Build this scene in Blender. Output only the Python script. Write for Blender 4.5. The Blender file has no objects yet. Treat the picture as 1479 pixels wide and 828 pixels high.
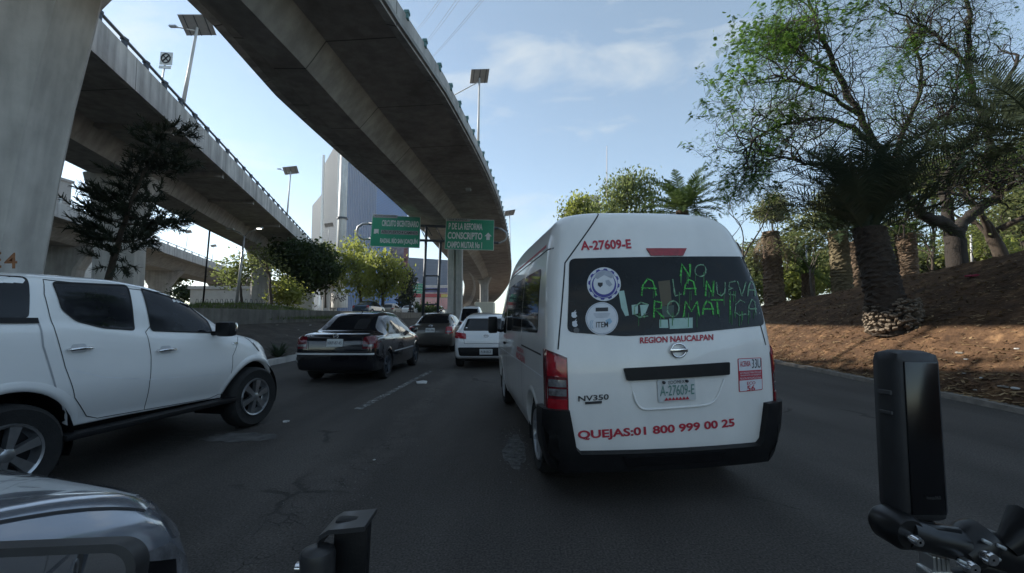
import bpy, bmesh, math, random
import numpy as np
from mathutils import Vector, Matrix, geometry
from mathutils.bvhtree import BVHTree
R = math.radians
rnd = random.Random(7)
S = bpy.context.scene
COL = S.collection

# ---------------------------------------------------------------- camera, sky, sun, exposure
F = 640.0            # focal length in photo pixels (photo 1479 x 828)
PITCH = math.atan(40 / F)
HC = 1.43            # eye height of the rider
cam = bpy.data.cameras.new('camera')
cam.sensor_width = 36.0
cam.lens = 36.0 * F / 1479.0
cam.clip_start = 0.02
cam.clip_end = 6000
cam_o = bpy.data.objects.new('camera', cam)
cam_o.location = (0, 0, HC)
cam_o.rotation_euler = (R(90) + PITCH, 0, 0)
COL.objects.link(cam_o)
S.camera = cam_o

SBH = 32.2
HAZE = 0.00028
SUN_EL, SUN_AZ = R(23.5), R(-70)       # azimuth measured from +Y towards +X: the sun stands to the left
world = bpy.data.worlds.new('World')
S.world = world
world.use_nodes = True
nt = world.node_tree
bg = nt.nodes['Background']
sky = nt.nodes.new('ShaderNodeTexSky')
sky.sky_type = 'NISHITA'
sky.sun_disc = False
sky.sun_elevation = SUN_EL
sky.sun_rotation = SUN_AZ
sky.altitude = 2200
sky.air_density = 1.0
sky.dust_density = 1.2
sky.ozone_density = 1.2
tc = nt.nodes.new('ShaderNodeTexCoord')
mp = nt.nodes.new('ShaderNodeMapping')
mp.inputs['Scale'].default_value = (1.6, 1.6, 4.5)
mp.inputs['Location'].default_value = (2.87, -2.67, 1.35)
nz = nt.nodes.new('ShaderNodeTexNoise')
nz.inputs['Scale'].default_value = 2.1
nz.inputs['Detail'].default_value = 7
nz.inputs['Roughness'].default_value = 0.58
nz.inputs['Distortion'].default_value = 0.5
rp = nt.nodes.new('ShaderNodeValToRGB')
rp.color_ramp.elements[0].position = 0.53
rp.color_ramp.elements[0].color = (0, 0, 0, 1)
rp.color_ramp.elements[1].position = 0.70
rp.color_ramp.elements[1].color = (0.48, 0.48, 0.48, 1)
hz = nt.nodes.new('ShaderNodeMix')
hz.data_type = 'RGBA'
hz.inputs[0].default_value = 0.24
hz.inputs[7].default_value = (2.2, 2.85, 3.2, 1)
mx = nt.nodes.new('ShaderNodeMix')
mx.data_type = 'RGBA'
mx.inputs[7].default_value = (3.3, 3.5, 3.65, 1)
L = nt.links.new
L(tc.outputs['Generated'], mp.inputs[0]); L(mp.outputs[0], nz.inputs['Vector'])
L(nz.outputs['Fac'], rp.inputs[0]); L(rp.outputs[0], mx.inputs[0])
wb = nt.nodes.new('ShaderNodeMix')
wb.data_type = 'RGBA'; wb.blend_type = 'MULTIPLY'; wb.inputs[0].default_value = 1
wb.inputs[7].default_value = (0.98, 0.965, 0.90, 1)
L(sky.outputs[0], hz.inputs[6]); L(hz.outputs[2], mx.inputs[6]); L(mx.outputs[2], wb.inputs[6]); L(wb.outputs[2], bg.inputs[0])
bg.inputs[1].default_value = 0.095

sun = bpy.data.lights.new('sun', 'SUN')
sun.energy = 3.2
sun.angle = R(0.5)
sun.color = (1.0, 0.93, 0.82)
sun_o = bpy.data.objects.new('sun', sun)
sd = Vector((math.cos(SUN_EL) * math.sin(SUN_AZ), math.cos(SUN_EL) * math.cos(SUN_AZ), math.sin(SUN_EL)))
sun_o.rotation_euler = sd.to_track_quat('Z', 'Y').to_euler()
COL.objects.link(sun_o)
S.view_settings.view_transform = 'Standard'
S.view_settings.look = 'None'
S.view_settings.gamma = 1
S.view_settings.exposure = 1.54
S.render.film_transparent = False
S.cycles.max_bounces = 6
S.cycles.use_denoising = True

# ---------------------------------------------------------------- projection helpers
CP, SP = math.cos(PITCH), math.sin(PITCH)
def ray(u, v):
    a, b = (u - 739.5) / F, (414 - v) / F
    return Vector((a, CP - b * SP, SP + b * CP))
def at(u, v, Y):
    r = ray(u, v)
    return Vector((0, 0, HC)) + r * (Y / r.y)
def onz(u, v, z=0.0):
    r = ray(u, v)
    return Vector((0, 0, HC)) + r * ((z - HC) / r.z)

# ---------------------------------------------------------------- materials
MATS = {}
def pm(name, col, rough=0.6, metal=0.0, var=0.12, scale=6.0, bump=0.0, bscale=60.0, coat=0.0, spec=0.5,
       streak=0.0, emit=None, estr=0.0, stretch=(1, 1, 1), detail=6, joint=0):
    if name in MATS: return MATS[name]
    m = bpy.data.materials.new(name)
    m.use_nodes = True
    t = m.node_tree; N = t.nodes; K = t.links.new
    b = N['Principled BSDF']
    b.inputs['Roughness'].default_value = rough
    b.inputs['Metallic'].default_value = metal
    b.inputs['Specular IOR Level'].default_value = spec
    if coat:
        b.inputs['Coat Weight'].default_value = coat
        b.inputs['Coat Roughness'].default_value = 0.04
    co = N.new('ShaderNodeTexCoord')
    ma = N.new('ShaderNodeMapping'); ma.inputs['Scale'].default_value = stretch
    K(co.outputs['Object'], ma.inputs[0])
    n = N.new('ShaderNodeTexNoise')
    n.inputs['Scale'].default_value = scale; n.inputs['Detail'].default_value = detail; n.inputs['Roughness'].default_value = 0.62
    K(ma.outputs[0], n.inputs['Vector'])
    r = N.new('ShaderNodeValToRGB')
    lo = [max(0, c * (1 - var)) for c in col]; hi = [min(1, c * (1 + var)) for c in col]
    r.color_ramp.elements[0].position = 0.3; r.color_ramp.elements[0].color = (*lo, 1)
    r.color_ramp.elements[1].position = 0.7; r.color_ramp.elements[1].color = (*hi, 1)
    K(n.outputs['Fac'], r.inputs[0])
    out = r.outputs[0]
    if streak:
        m2 = N.new('ShaderNodeMapping'); m2.inputs['Scale'].default_value = (1.4, 1.4, 0.12)
        K(co.outputs['Object'], m2.inputs[0])
        n2 = N.new('ShaderNodeTexNoise'); n2.inputs['Scale'].default_value = 2.2; n2.inputs['Detail'].default_value = 5
        K(m2.outputs[0], n2.inputs['Vector'])
        r2 = N.new('ShaderNodeValToRGB')
        r2.color_ramp.elements[0].position = 0.38; r2.color_ramp.elements[0].color = (1 - streak,) * 3 + (1,)
        r2.color_ramp.elements[1].position = 0.62; r2.color_ramp.elements[1].color = (1, 1, 1, 1)
        K(n2.outputs['Fac'], r2.inputs[0])
        x = N.new('ShaderNodeMix'); x.data_type = 'RGBA'; x.blend_type = 'MULTIPLY'; x.inputs[0].default_value = 1
        K(out, x.inputs[6]); K(r2.outputs[0], x.inputs[7]); out = x.outputs[2]
    if joint:
        sx = N.new('ShaderNodeSeparateXYZ'); K(co.outputs['Object'], sx.inputs[0])
        fr = N.new('ShaderNodeMath'); fr.operation = 'MODULO'; fr.inputs[1].default_value = joint
        ab = N.new('ShaderNodeMath'); ab.operation = 'ADD'; ab.inputs[1].default_value = 1000 * joint
        K(sx.outputs[1], ab.inputs[0]); K(ab.outputs[0], fr.inputs[0])
        r4 = N.new('ShaderNodeValToRGB'); r4.color_ramp.interpolation = 'CONSTANT'
        r4.color_ramp.elements[0].color = (.35, .35, .35, 1); r4.color_ramp.elements[1].position = .045 / joint * joint; r4.color_ramp.elements[1].color = (1, 1, 1, 1)
        K(fr.outputs[0], r4.inputs[0])
        x = N.new('ShaderNodeMix'); x.data_type = 'RGBA'; x.blend_type = 'MULTIPLY'; x.inputs[0].default_value = 1
        K(out, x.inputs[6]); K(r4.outputs[0], x.inputs[7]); out = x.outputs[2]
    K(out, b.inputs['Base Color'])
    if bump:
        n3 = N.new('ShaderNodeTexNoise'); n3.inputs['Scale'].default_value = bscale; n3.inputs['Detail'].default_value = 4
        K(co.outputs['Object'], n3.inputs['Vector'])
        bu = N.new('ShaderNodeBump'); bu.inputs['Strength'].default_value = bump; bu.inputs['Distance'].default_value = 0.02
        K(n3.outputs['Fac'], bu.inputs['Height']); K(bu.outputs[0], b.inputs['Normal'])
    if emit:
        b.inputs['Emission Color'].default_value = (*emit, 1); b.inputs['Emission Strength'].default_value = estr
    MATS[name] = m
    return m

def leafmat(name, c1, c2, trans=0.5, scale=1.2):
    m = bpy.data.materials.new(name); m.use_nodes = True
    t = m.node_tree; N = t.nodes; K = t.links.new
    N.remove(N['Principled BSDF'])
    co = N.new('ShaderNodeTexCoord')
    n = N.new('ShaderNodeTexNoise'); n.inputs['Scale'].default_value = scale; n.inputs['Detail'].default_value = 8
    K(co.outputs['Object'], n.inputs['Vector'])
    r = N.new('ShaderNodeValToRGB')
    r.color_ramp.elements[0].position = 0.36; r.color_ramp.elements[0].color = (*c1, 1)
    r.color_ramp.elements[1].position = 0.64; r.color_ramp.elements[1].color = (*c2, 1)
    K(n.outputs['Fac'], r.inputs[0])
    d = N.new('ShaderNodeBsdfDiffuse'); tr = N.new('ShaderNodeBsdfTranslucent')
    g = N.new('ShaderNodeBsdfGlossy'); g.inputs['Roughness'].default_value = 0.45; g.inputs['Color'].default_value = (0.5, 0.5, 0.5, 1)
    K(r.outputs[0], d.inputs[0]); K(r.outputs[0], tr.inputs[0])
    a = N.new('ShaderNodeMixShader'); a.inputs[0].default_value = trans
    K(d.outputs[0], a.inputs[1]); K(tr.outputs[0], a.inputs[2])
    a2 = N.new('ShaderNodeMixShader'); a2.inputs[0].default_value = 0.04
    K(a.outputs[0], a2.inputs[1]); K(g.outputs[0], a2.inputs[2])
    K(a2.outputs[0], N['Material Output'].inputs[0])
    return m

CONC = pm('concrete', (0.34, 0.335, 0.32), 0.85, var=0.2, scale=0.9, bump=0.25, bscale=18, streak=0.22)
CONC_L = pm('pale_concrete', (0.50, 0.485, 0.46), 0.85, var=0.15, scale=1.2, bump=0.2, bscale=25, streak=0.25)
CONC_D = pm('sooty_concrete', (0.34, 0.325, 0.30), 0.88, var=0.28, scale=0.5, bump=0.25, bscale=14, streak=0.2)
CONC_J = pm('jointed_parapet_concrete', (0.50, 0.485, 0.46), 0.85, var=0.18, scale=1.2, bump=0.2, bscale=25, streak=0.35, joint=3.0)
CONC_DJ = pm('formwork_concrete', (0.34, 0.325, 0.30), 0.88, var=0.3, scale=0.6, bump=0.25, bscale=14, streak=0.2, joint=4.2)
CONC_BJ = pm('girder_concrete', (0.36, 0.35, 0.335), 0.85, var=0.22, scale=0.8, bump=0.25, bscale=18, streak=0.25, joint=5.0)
STEEL = pm('galvanised_steel', (0.42, 0.44, 0.45), 0.45, 0.6, var=0.15, scale=9)
STEEL_D = pm('dark_steel', (0.05, 0.06, 0.075), 0.45, 0.4, var=0.2, scale=7)
POLEW = pm('white_pole_paint', (0.62, 0.62, 0.60), 0.5, var=0.12, scale=1.5, streak=0.3)
BLACK = pm('black_plastic', (0.010, 0.010, 0.011), 0.45, var=0.3, scale=12, bump=0.05, bscale=300, spec=0.25)
BLACK_G = pm('gloss_black', (0.008, 0.008, 0.009), 0.12, var=0.2, scale=4)
RUBBER = pm('tyre_rubber', (0.014, 0.014, 0.014), 0.85, var=0.3, scale=20, bump=0.2, bscale=120)
WHITE_V = pm('white_van_paint', (0.78, 0.775, 0.755), 0.28, var=0.06, scale=2.0, coat=0.6, streak=0.07)
WHITE_T = pm('white_truck_paint', (0.80, 0.80, 0.785), 0.25, var=0.03, scale=1.5, coat=0.8)
WHITE_H = pm('white_hatch_paint', (0.76, 0.77, 0.78), 0.25, var=0.03, scale=1.5, coat=0.8)
GLASS = pm('dark_window_glass', (0.010, 0.011, 0.013), 0.04, var=0.2, scale=3, spec=0.42)
GLASS_R = pm('rear_window_glass', (0.008, 0.010, 0.010), 0.05, var=0.6, scale=2.2, spec=0.28, bump=0.04, bscale=3)
TRIM = pm('bright_trim', (0.62, 0.63, 0.64), 0.3, 0.2, var=0.05)
GLASS_T = pm('tinted_window_glass', (0.012, 0.013, 0.017), 0.05, var=0.4, scale=2.5, spec=0.34)
CHROME = pm('chrome', (0.75, 0.75, 0.76), 0.12, 1.0, var=0.05, scale=5)
ALLOY = pm('alloy_rim', (0.42, 0.43, 0.44), 0.28, 0.85, var=0.15, scale=9)
HUBCAP = pm('silver_hubcap', (0.40, 0.41, 0.43), 0.35, 0.6, var=0.15, scale=9)
GAP = pm('panel_gap', (0.02, 0.02, 0.022), 0.8, var=0.1)
RED_L = pm('red_lamp_lens', (0.30, 0.008, 0.016), 0.12, var=0.25, scale=30, coat=0.6)
RED_D = pm('dark_red_lamp_lens', (0.11, 0.006, 0.012), 0.12, var=0.25, scale=30, coat=0.6)
RED_ON = pm('lit_brake_lamp', (0.5, 0.01, 0.03), 0.2, var=0.1, emit=(1.0, 0.03, 0.06), estr=0.22)
CLEAR_L = pm('clear_lamp_lens', (0.17, 0.17, 0.18), 0.12, 0.3, var=0.5, scale=22, coat=0.6)
RED_T = pm('red_lettering', (0.42, 0.022, 0.045), 0.5, var=0.1, scale=14)
PLATE = pm('licence_plate_white', (0.52, 0.54, 0.54), 0.45, var=0.1, scale=10)
TXT_D = pm('dark_lettering', (0.02, 0.02, 0.025), 0.5, var=0.1)
TXT_G = pm('plate_green_lettering', (0.10, 0.22, 0.19), 0.5, var=0.1)
STICK = pm('sticker_white', (0.62, 0.64, 0.68), 0.5, var=0.06, scale=18)
STICK_B = pm('sticker_blue', (0.045, 0.045, 0.26), 0.5, var=0.1)
STICK_G = pm('sticker_grey', (0.33, 0.36, 0.42), 0.5, var=0.15, scale=25)
STICK_C = pm('sticker_pale_blue', (0.28, 0.42, 0.55), 0.5, var=0.1)
MINT = pm('mint_paper', (0.36, 0.52, 0.47), 0.7, var=0.12, scale=12)
NEON = pm('green_window_paint', (0.10, 0.62, 0.10), 0.7, var=0.45, scale=16)
NEON2 = pm('pale_green_window_paint', (0.22, 0.42, 0.25), 0.7, var=0.45, scale=16)
SIGN_G = pm('green_sign_sheet', (0.010, 0.30, 0.16), 0.4, var=0.06, scale=2)
SIGN_W = pm('white_sign_sheet', (0.72, 0.74, 0.72), 0.5, var=0.05, scale=3)
SIGN_E = pm('grey_sign_tag', (0.33, 0.34, 0.33), 0.5, var=0.1, scale=6)
PANEL = pm('solar_panel_underside', (0.24, 0.24, 0.24), 0.5, var=0.15, scale=3)
PANEL_F = pm('solar_cells', (0.02, 0.025, 0.05), 0.15, var=0.2, scale=6)
TEAL = pm('teal_bracket', (0.09, 0.20, 0.20), 0.5, var=0.2)
BARK = pm('bark', (0.055, 0.042, 0.032), 0.95, var=0.4, scale=7, bump=0.9, bscale=22, stretch=(1, 1, 0.3))
BARK_G = pm('grey_bark', (0.11, 0.095, 0.08), 0.95, var=0.35, scale=7, bump=0.9, bscale=22, stretch=(1, 1, 0.3))
PALMBARK = pm('palm_bark', (0.13, 0.09, 0.06), 0.95, var=0.5, scale=10, bump=0.8, bscale=30)
PALMBARK_B = pm('dry_palm_boots', (0.17, 0.135, 0.10), 0.95, var=0.5, scale=14, bump=0.7, bscale=40)

# ---------------------------------------------------------------- mesh helpers
def pchip(xs, ys, xq):
    xs = np.asarray(xs, float); ys = np.asarray(ys, float); xq = np.asarray(xq, float)
    h = np.diff(xs); d = np.diff(ys) / h
    m = np.zeros_like(ys)
    for i in range(1, len(xs) - 1):
        if d[i - 1] * d[i] > 0:
            w1, w2 = 2 * h[i] + h[i - 1], h[i] + 2 * h[i - 1]
            m[i] = (w1 + w2) / (w1 / d[i - 1] + w2 / d[i])
    m[0], m[-1] = d[0], d[-1]
    i = np.clip(np.searchsorted(xs, xq) - 1, 0, len(h) - 1)
    t = np.clip((xq - xs[i]) / h[i], 0, 1)
    t2, t3 = t * t, t * t * t
    return (2*t3-3*t2+1)*ys[i] + (t3-2*t2+t)*h[i]*m[i] + (-2*t3+3*t2)*ys[i+1] + (t3-t2)*h[i]*m[i+1]

class MB:
    def __init__(s): s.v = []; s.f = []
    def add(s, vs, fs):
        o = len(s.v); s.v += [tuple(x) for x in vs]; s.f += [tuple(i + o for i in f) for f in fs]
        return s
    def box(s, c, d, rot=None):
        hx, hy, hz = d[0] / 2, d[1] / 2, d[2] / 2
        vs = [Vector((x * hx, y * hy, z * hz)) for x in (-1, 1) for y in (-1, 1) for z in (-1, 1)]
        if rot is not None: vs = [rot @ q for q in vs]
        c = Vector(c)
        return s.add([q + c for q in vs], [(0,1,3,2),(4,6,7,5),(0,4,5,1),(2,3,7,6),(0,2,6,4),(1,5,7,3)])
    def bbox(s, c, d, rot=None, b=0.01):          # box with chamfered edges
        bm = bmesh.new()
        bmesh.ops.create_cube(bm, size=1)
        for q in bm.verts: q.co = Vector((q.co.x * d[0], q.co.y * d[1], q.co.z * d[2]))
        bmesh.ops.bevel(bm, geom=bm.edges[:], offset=b, segments=2, profile=0.6, affect='EDGES')
        bm.verts.ensure_lookup_table()
        c = Vector(c)
        vs = [(rot @ q.co if rot is not None else q.co) + c for q in bm.verts]
        for i, q in enumerate(bm.verts): q.index = i
        fs = [tuple(q.index for q in f.verts) for f in bm.faces]
        bm.free()
        return s.add(vs, fs)
    def tube(s, pts, rad, n=8, caps=True):
        pts = [Vector(p) for p in pts]
        if not hasattr(rad, '__len__'): rad = [rad] * len(pts)
        o = len(s.v); up = None
        for i, p in enumerate(pts):
            d = (pts[min(i + 1, len(pts) - 1)] - pts[max(i - 1, 0)])
            if d.length < 1e-9: d = Vector((0, 0, 1))
            d.normalize()
            if up is None:
                up = d.orthogonal().normalized()
            else:
                up = up - d * up.dot(d)
                up = up.normalized() if up.length > 1e-6 else d.orthogonal().normalized()
            w = d.cross(up)
            for k in range(n):
                a = 2 * math.pi * k / n
                s.v.append(tuple(p + (up * math.cos(a) + w * math.sin(a)) * rad[i]))
        for i in range(len(pts) - 1):
            for k in range(n):
                k2 = (k + 1) % n
                s.f.append((o + i*n + k, o + i*n + k2, o + (i+1)*n + k2, o + (i+1)*n + k))
        if caps:
            s.f.append(tuple(o + k for k in range(n - 1, -1, -1)))
            s.f.append(tuple(o + (len(pts) - 1) * n + k for k in range(n)))
        return s
    def lathe(s, prof, c=(0, 0, 0), n=24, axis='z', jit=0.0):
        o = len(s.v); c = Vector(c)
        for r_, z_ in prof:
            for k in range(n):
                a = 2 * math.pi * k / n
                rr = r_ * (1 + (rnd.uniform(-jit, jit) if jit else 0))
                if axis == 'z': q = Vector((rr * math.cos(a), rr * math.sin(a), z_))
                elif axis == 'x': q = Vector((z_, rr * math.cos(a), rr * math.sin(a)))
                else: q = Vector((rr * math.sin(a), z_, rr * math.cos(a)))
                s.v.append(tuple(q + c))
        for i in range(len(prof) - 1):
            for k in range(n):
                k2 = (k + 1) % n
                s.f.append((o + i*n + k, o + i*n + k2, o + (i+1)*n + k2, o + (i+1)*n + k))
        return s
    def prism(s, poly, fn, t0, t1):               # poly 2D; fn(a, b, t) -> point
        n = len(poly)
        vs = [fn(a, b, t0) for a, b in poly] + [fn(a, b, t1) for a, b in poly]
        fs = [tuple(range(n - 1, -1, -1)), tuple(range(n, 2 * n))]
        fs += [(i, (i + 1) % n, n + (i + 1) % n, n + i) for i in range(n)]
        return s.add(vs, fs)
    def build(s, name, mat=None, parent=None, smooth=False, auto=None):
        me = bpy.data.meshes.new(name)
        me.from_pydata([tuple(q) for q in s.v], [], s.f)
        me.validate()
        bm = bmesh.new(); bm.from_mesh(me)
        bmesh.ops.recalc_face_normals(bm, faces=bm.faces)
        bm.to_mesh(me); bm.free()
        if mat: me.materials.append(mat)
        if smooth:
            me.polygons.foreach_set('use_smooth', [True] * len(me.polygons))
            if auto: 
                try: me.set_sharp_from_angle(angle=R(auto))
                except Exception: pass
        o = bpy.data.objects.new(name, me)
        COL.objects.link(o)
        if parent: o.parent = parent
        return o

def raw(name, vs, fs, mat, parent=None, smooth=False):      # big leafy meshes, no normal fixing
    me = bpy.data.meshes.new(name)
    me.from_pydata([tuple(q) for q in vs], [], fs)
    if mat: me.materials.append(mat)
    if smooth: me.polygons.foreach_set('use_smooth', [True] * len(me.polygons))
    o = bpy.data.objects.new(name, me); COL.objects.link(o)
    if parent: o.parent = parent
    return o
def tag(o, label=None, cat=None, group=None, kind=None):
    if label: o['label'] = label
    if cat: o['category'] = cat
    if group: o['group'] = group
    if kind: o['kind'] = kind
    return o
def thing(name, label, cat, loc=(0, 0, 0), rz=0.0, group=None, roll=0.0):
    o = bpy.data.objects.new(name, None); COL.objects.link(o)
    o.empty_display_size = 0.2
    o.location = loc; o.rotation_euler = (0, roll, rz)
    return tag(o, label, cat, group, 'thing')
def mtx(loc, rz=0.0, roll=0.0):
    return Matrix.Translation(loc) @ Matrix.Rotation(rz, 4, 'Z') @ Matrix.Rotation(roll, 4, 'Y')
def struct(o): o['kind'] = 'structure'; return o

_FC = {}
def text2d(s, bold=0.0):
    k = (s, bold)
    if k in _FC: return _FC[k]
    cu = bpy.data.curves.new('lettering', 'FONT')
    cu.body = s; cu.size = 1.0; cu.resolution_u = 3; cu.offset = bold
    ob = bpy.data.objects.new('lettering', cu); COL.objects.link(ob)
    bpy.context.view_layer.update()
    me = bpy.data.meshes.new_from_object(ob.evaluated_get(bpy.context.evaluated_depsgraph_get()))
    vs = np.array([q.co[:2] for q in me.vertices]); fs = [tuple(p.vertices) for p in me.polygons]
    bpy.data.objects.remove(ob); bpy.data.curves.remove(cu); bpy.data.meshes.remove(me)
    vs = (vs - vs.min(0)) / (vs.max(0) - vs.min(0))
    _FC[k] = (vs, fs)
    return _FC[k]
def flat_text(s, fn, mat, parent, bold=0.0, name='lettering', cap=0.0):   # fn(a, b) maps the unit box to a point
    vs, fs = text2d(s, bold)
    return raw(name, [fn(a, b) for a, b in vs], fs, mat, parent)

# ---------------------------------------------------------------- vehicle shell with features laid on its surface
def inside(p, poly):
    x, y = p; c = False; n = len(poly)
    for i in range(n):
        x1, y1 = poly[i]; x2, y2 = poly[(i + 1) % n]
        if (y1 > y) != (y2 > y) and x < (x2 - x1) * (y - y1) / (y2 - y1) + x1: c = not c
    return c
def dens(poly, res, closed=True):
    out = []; n = len(poly)
    for i in range(n if closed else n - 1):
        a, b = poly[i], poly[(i + 1) % n]
        k = max(1, int(math.dist(a, b) / res))
        out += [(a[0] + (b[0] - a[0]) * j / k, a[1] + (b[1] - a[1]) * j / k) for j in range(k)]
    if not closed: out.append(poly[-1])
    return out
def rounded(poly, r, seg=4):
    out = []; n = len(poly)
    for i in range(n):
        p0, p1, p2 = Vector(poly[i - 1]), Vector(poly[i]), Vector(poly[(i + 1) % n])
        a, b = p0 - p1, p2 - p1
        rr = min(r, a.length * 0.45, b.length * 0.45)
        a = p1 + a.normalized() * rr; b = p1 + b.normalized() * rr
        for k in range(seg + 1):
            t = k / seg
            q = a * (1 - t) ** 2 + p1 * 2 * t * (1 - t) + b * t * t
            out.append((q.x, q.y))
    return out

class Shell:
    """A vehicle: an Empty, a body mesh, and a surface to lay windows, lamps and lettering on."""
    def __init__(s, name, label, cat, loc, rz, group=None, roll=0.0):
        s.root = thing(name, label, cat, loc, rz, group, roll)
        s.M = mtx(loc, rz, roll); s.Mi = s.M.inverted()
    def set_body(s, vs, fs, mat, arches=(), ar=0.36, name='body'):
        s.bvh = BVHTree.FromPolygons([Vector(q) for q in vs], fs)
        keep = []
        for f in fs:
            c = np.mean([vs[i] for i in f], axis=0)
            if any((c[1] - ay) ** 2 + (c[2] - az) ** 2 < (ar + .02) ** 2 and abs(c[0]) > 0.45 for ay, az in arches): continue
            keep.append(f)
        mb = MB(); mb.v = [tuple(q) for q in vs]; mb.f = keep
        s.body = mb.build(name, mat, s.root, True, 50)
        return s
    def px(s, u, v):
        o = s.Mi @ Vector((0, 0, HC)); d = (s.Mi.to_3x3() @ ray(u, v)).normalized()
        h = s.bvh.ray_cast(o, d)[0]
        if h is None: h = s.bvh.find_nearest(o + d * ((Vector((0, 1.5, 1)) - o).length))[0]
        return h
    def pxp(s, pts, ax):
        q = [s.px(*p) for p in pts]
        return [(p.x, p.z) if ax in 'yY' else (p.y, p.z) for p in q]
    def hit(s, a, b, ax, off):
        if ax == 'y': o, d = Vector((a, -4, b)), Vector((0, 1, 0))
        elif ax == 'Y': o, d = Vector((a, 9, b)), Vector((0, -1, 0))
        elif ax == 'x': o, d = Vector((5, a, b)), Vector((-1, 0, 0))
        elif ax == 'X': o, d = Vector((-5, a, b)), Vector((1, 0, 0))
        else: o, d = Vector((a, b, 6)), Vector((0, 0, -1))
        h, n, i, ds = s.bvh.ray_cast(o, d)
        if h is None:
            q = o + d * (4 if ax in 'yxXz' else 5)
            h, n, i, ds = s.bvh.find_nearest(q)
        if n.dot(d) > 0: n = -n
        return h + n * off
    def patch(s, name, poly, ax, mat, off=0.004, res=0.06, parent=None, skirt=True):
        ol = dens(poly, res)
        xs = [p[0] for p in ol]; ys = [p[1] for p in ol]
        pts = [Vector(p) for p in ol]; n = len(pts)
        gx = np.arange(min(xs) + res * .5, max(xs), res); gy = np.arange(min(ys) + res * .5, max(ys), res)
        for x in gx:
            for y in gy:
                if inside((x, y), poly): pts.append(Vector((x, y)))
        vo, eo, fo, *_ = geometry.delaunay_2d_cdt(pts, [(i, (i + 1) % n) for i in range(n)], [], 1, 1e-5)
        vs = [s.hit(q.x, q.y, ax, off) for q in vo]
        fs = [tuple(f) for f in fo]
        if skirt:
            cnt = {}
            for f in fs:
                for i in range(len(f)):
                    e = (f[i], f[(i + 1) % len(f)])
                    cnt[e] = cnt.get(e, 0) + 1
            be = [e for e in cnt if (e[1], e[0]) not in cnt]
            low = {}
            for e in be:
                for i in e:
                    if i not in low:
                        low[i] = len(vs); vs.append(s.hit(vo[i].x, vo[i].y, ax, -0.006))
            fs += [(e[1], e[0], low[e[0]], low[e[1]]) for e in be]
        mb = MB(); mb.v = [tuple(q) for q in vs]; mb.f = fs
        return mb.build(name, mat, parent or s.root, True, 40)
    def line(s, name, pts, ax, w, mat, off=0.002, parent=None, res=0.04):
        p = dens(pts, res, False)
        mb = MB(); vs = []
        for i, q in enumerate(p):
            a = Vector(p[min(i + 1, len(p) - 1)]) - Vector(p[max(i - 1, 0)])
            a.normalize(); n = Vector((-a.y, a.x)) * w / 2
            vs += [s.hit(q[0] + n.x, q[1] + n.y, ax, off), s.hit(q[0] - n.x, q[1] - n.y, ax, off)]
        mb.add(vs, [(2*i, 2*i+1, 2*i+3, 2*i+2) for i in range(len(p) - 1)])
        return mb.build(name, mat, parent or s.root, True)
    def text(s, txt, bl, br, tl, ax, mat, bold=0.0, off=0.005, parent=None, name='lettering'):
        vs, fs = text2d(txt, bold)
        bl, br, tl = Vector(bl), Vector(br), Vector(tl)
        out = []
        for a, b in vs:
            q = bl + (br - bl) * a + (tl - bl) * b
            out.append(s.hit(q.x, q.y, ax, off))
        return raw(name, out, fs, mat, parent or s.root)
    def text_px(s, txt, bl, br, tl, ax, mat, **k):
        return s.text(txt, *s.pxp([bl, br, tl], ax), ax, mat, **k)
    def wheel(s, x, y, r, w=0.22, rim=0.62, spokes=5, rimmat=None, side=1):
        rimmat = rimmat or ALLOY
        rr = r * rim
        mb = MB().lathe([(rr * .98, -w/2 * .8), (r * .9, -w/2), (r * .985, -w/2 * .72), (r, -w/2 * .4), (r, w/2 * .4), (r * .985, w/2 * .72), (r * .9, w/2), (rr * .98, w/2 * .8), (rr * .98, -w/2 * .8)], n=36, axis='x')
        t = mb.build('wheel', RUBBER, s.root, True, 40)
        t.location = (x, y, r)
        k = MB()
        fx = side * w / 2
        k.lathe([(rr * 1.0, fx * .82), (rr * .97, fx * .96), (rr * .90, fx * .9), (rr * .86, fx * .45), (rr * .8, fx * .3)], n=36, axis='x')
        k.lathe([(rr * .24, fx * .55), (rr * .24, fx * .86), (rr * .18, fx * .93), (0.001, fx * .95)], n=16, axis='x')
        for i in range(spokes):
            a = 2 * math.pi * i / spokes + .3
            ca, sa = math.cos(a), math.sin(a)
            ws = rr * (.26 if spokes < 7 else .12)
            q = []
            for rad, ww, dx in ((rr * .15, ws * .7, .9), (rr * .9, ws * 1.25, .86)):
                for sg in (-1, 1):
                    q.append((fx * dx, ca * rad - sa * ww * sg * .5, sa * rad + ca * ww * sg * .5))
            q += [(fx * .45, b, c) for (_, b, c) in q]
            k.add(q, [(0,1,3,2),(4,6,7,5),(0,2,6,4),(1,5,7,3),(2,3,7,6),(0,4,5,1)])
        o = k.build('rim', rimmat, t, True, 30)
        d = MB().lathe([(rr * .92, fx * .28), (0.001, fx * .26)], n=24, axis='x').build('brake_disc', BLACK, t, True)
        for i in range(5):
            pass
        return t
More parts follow.
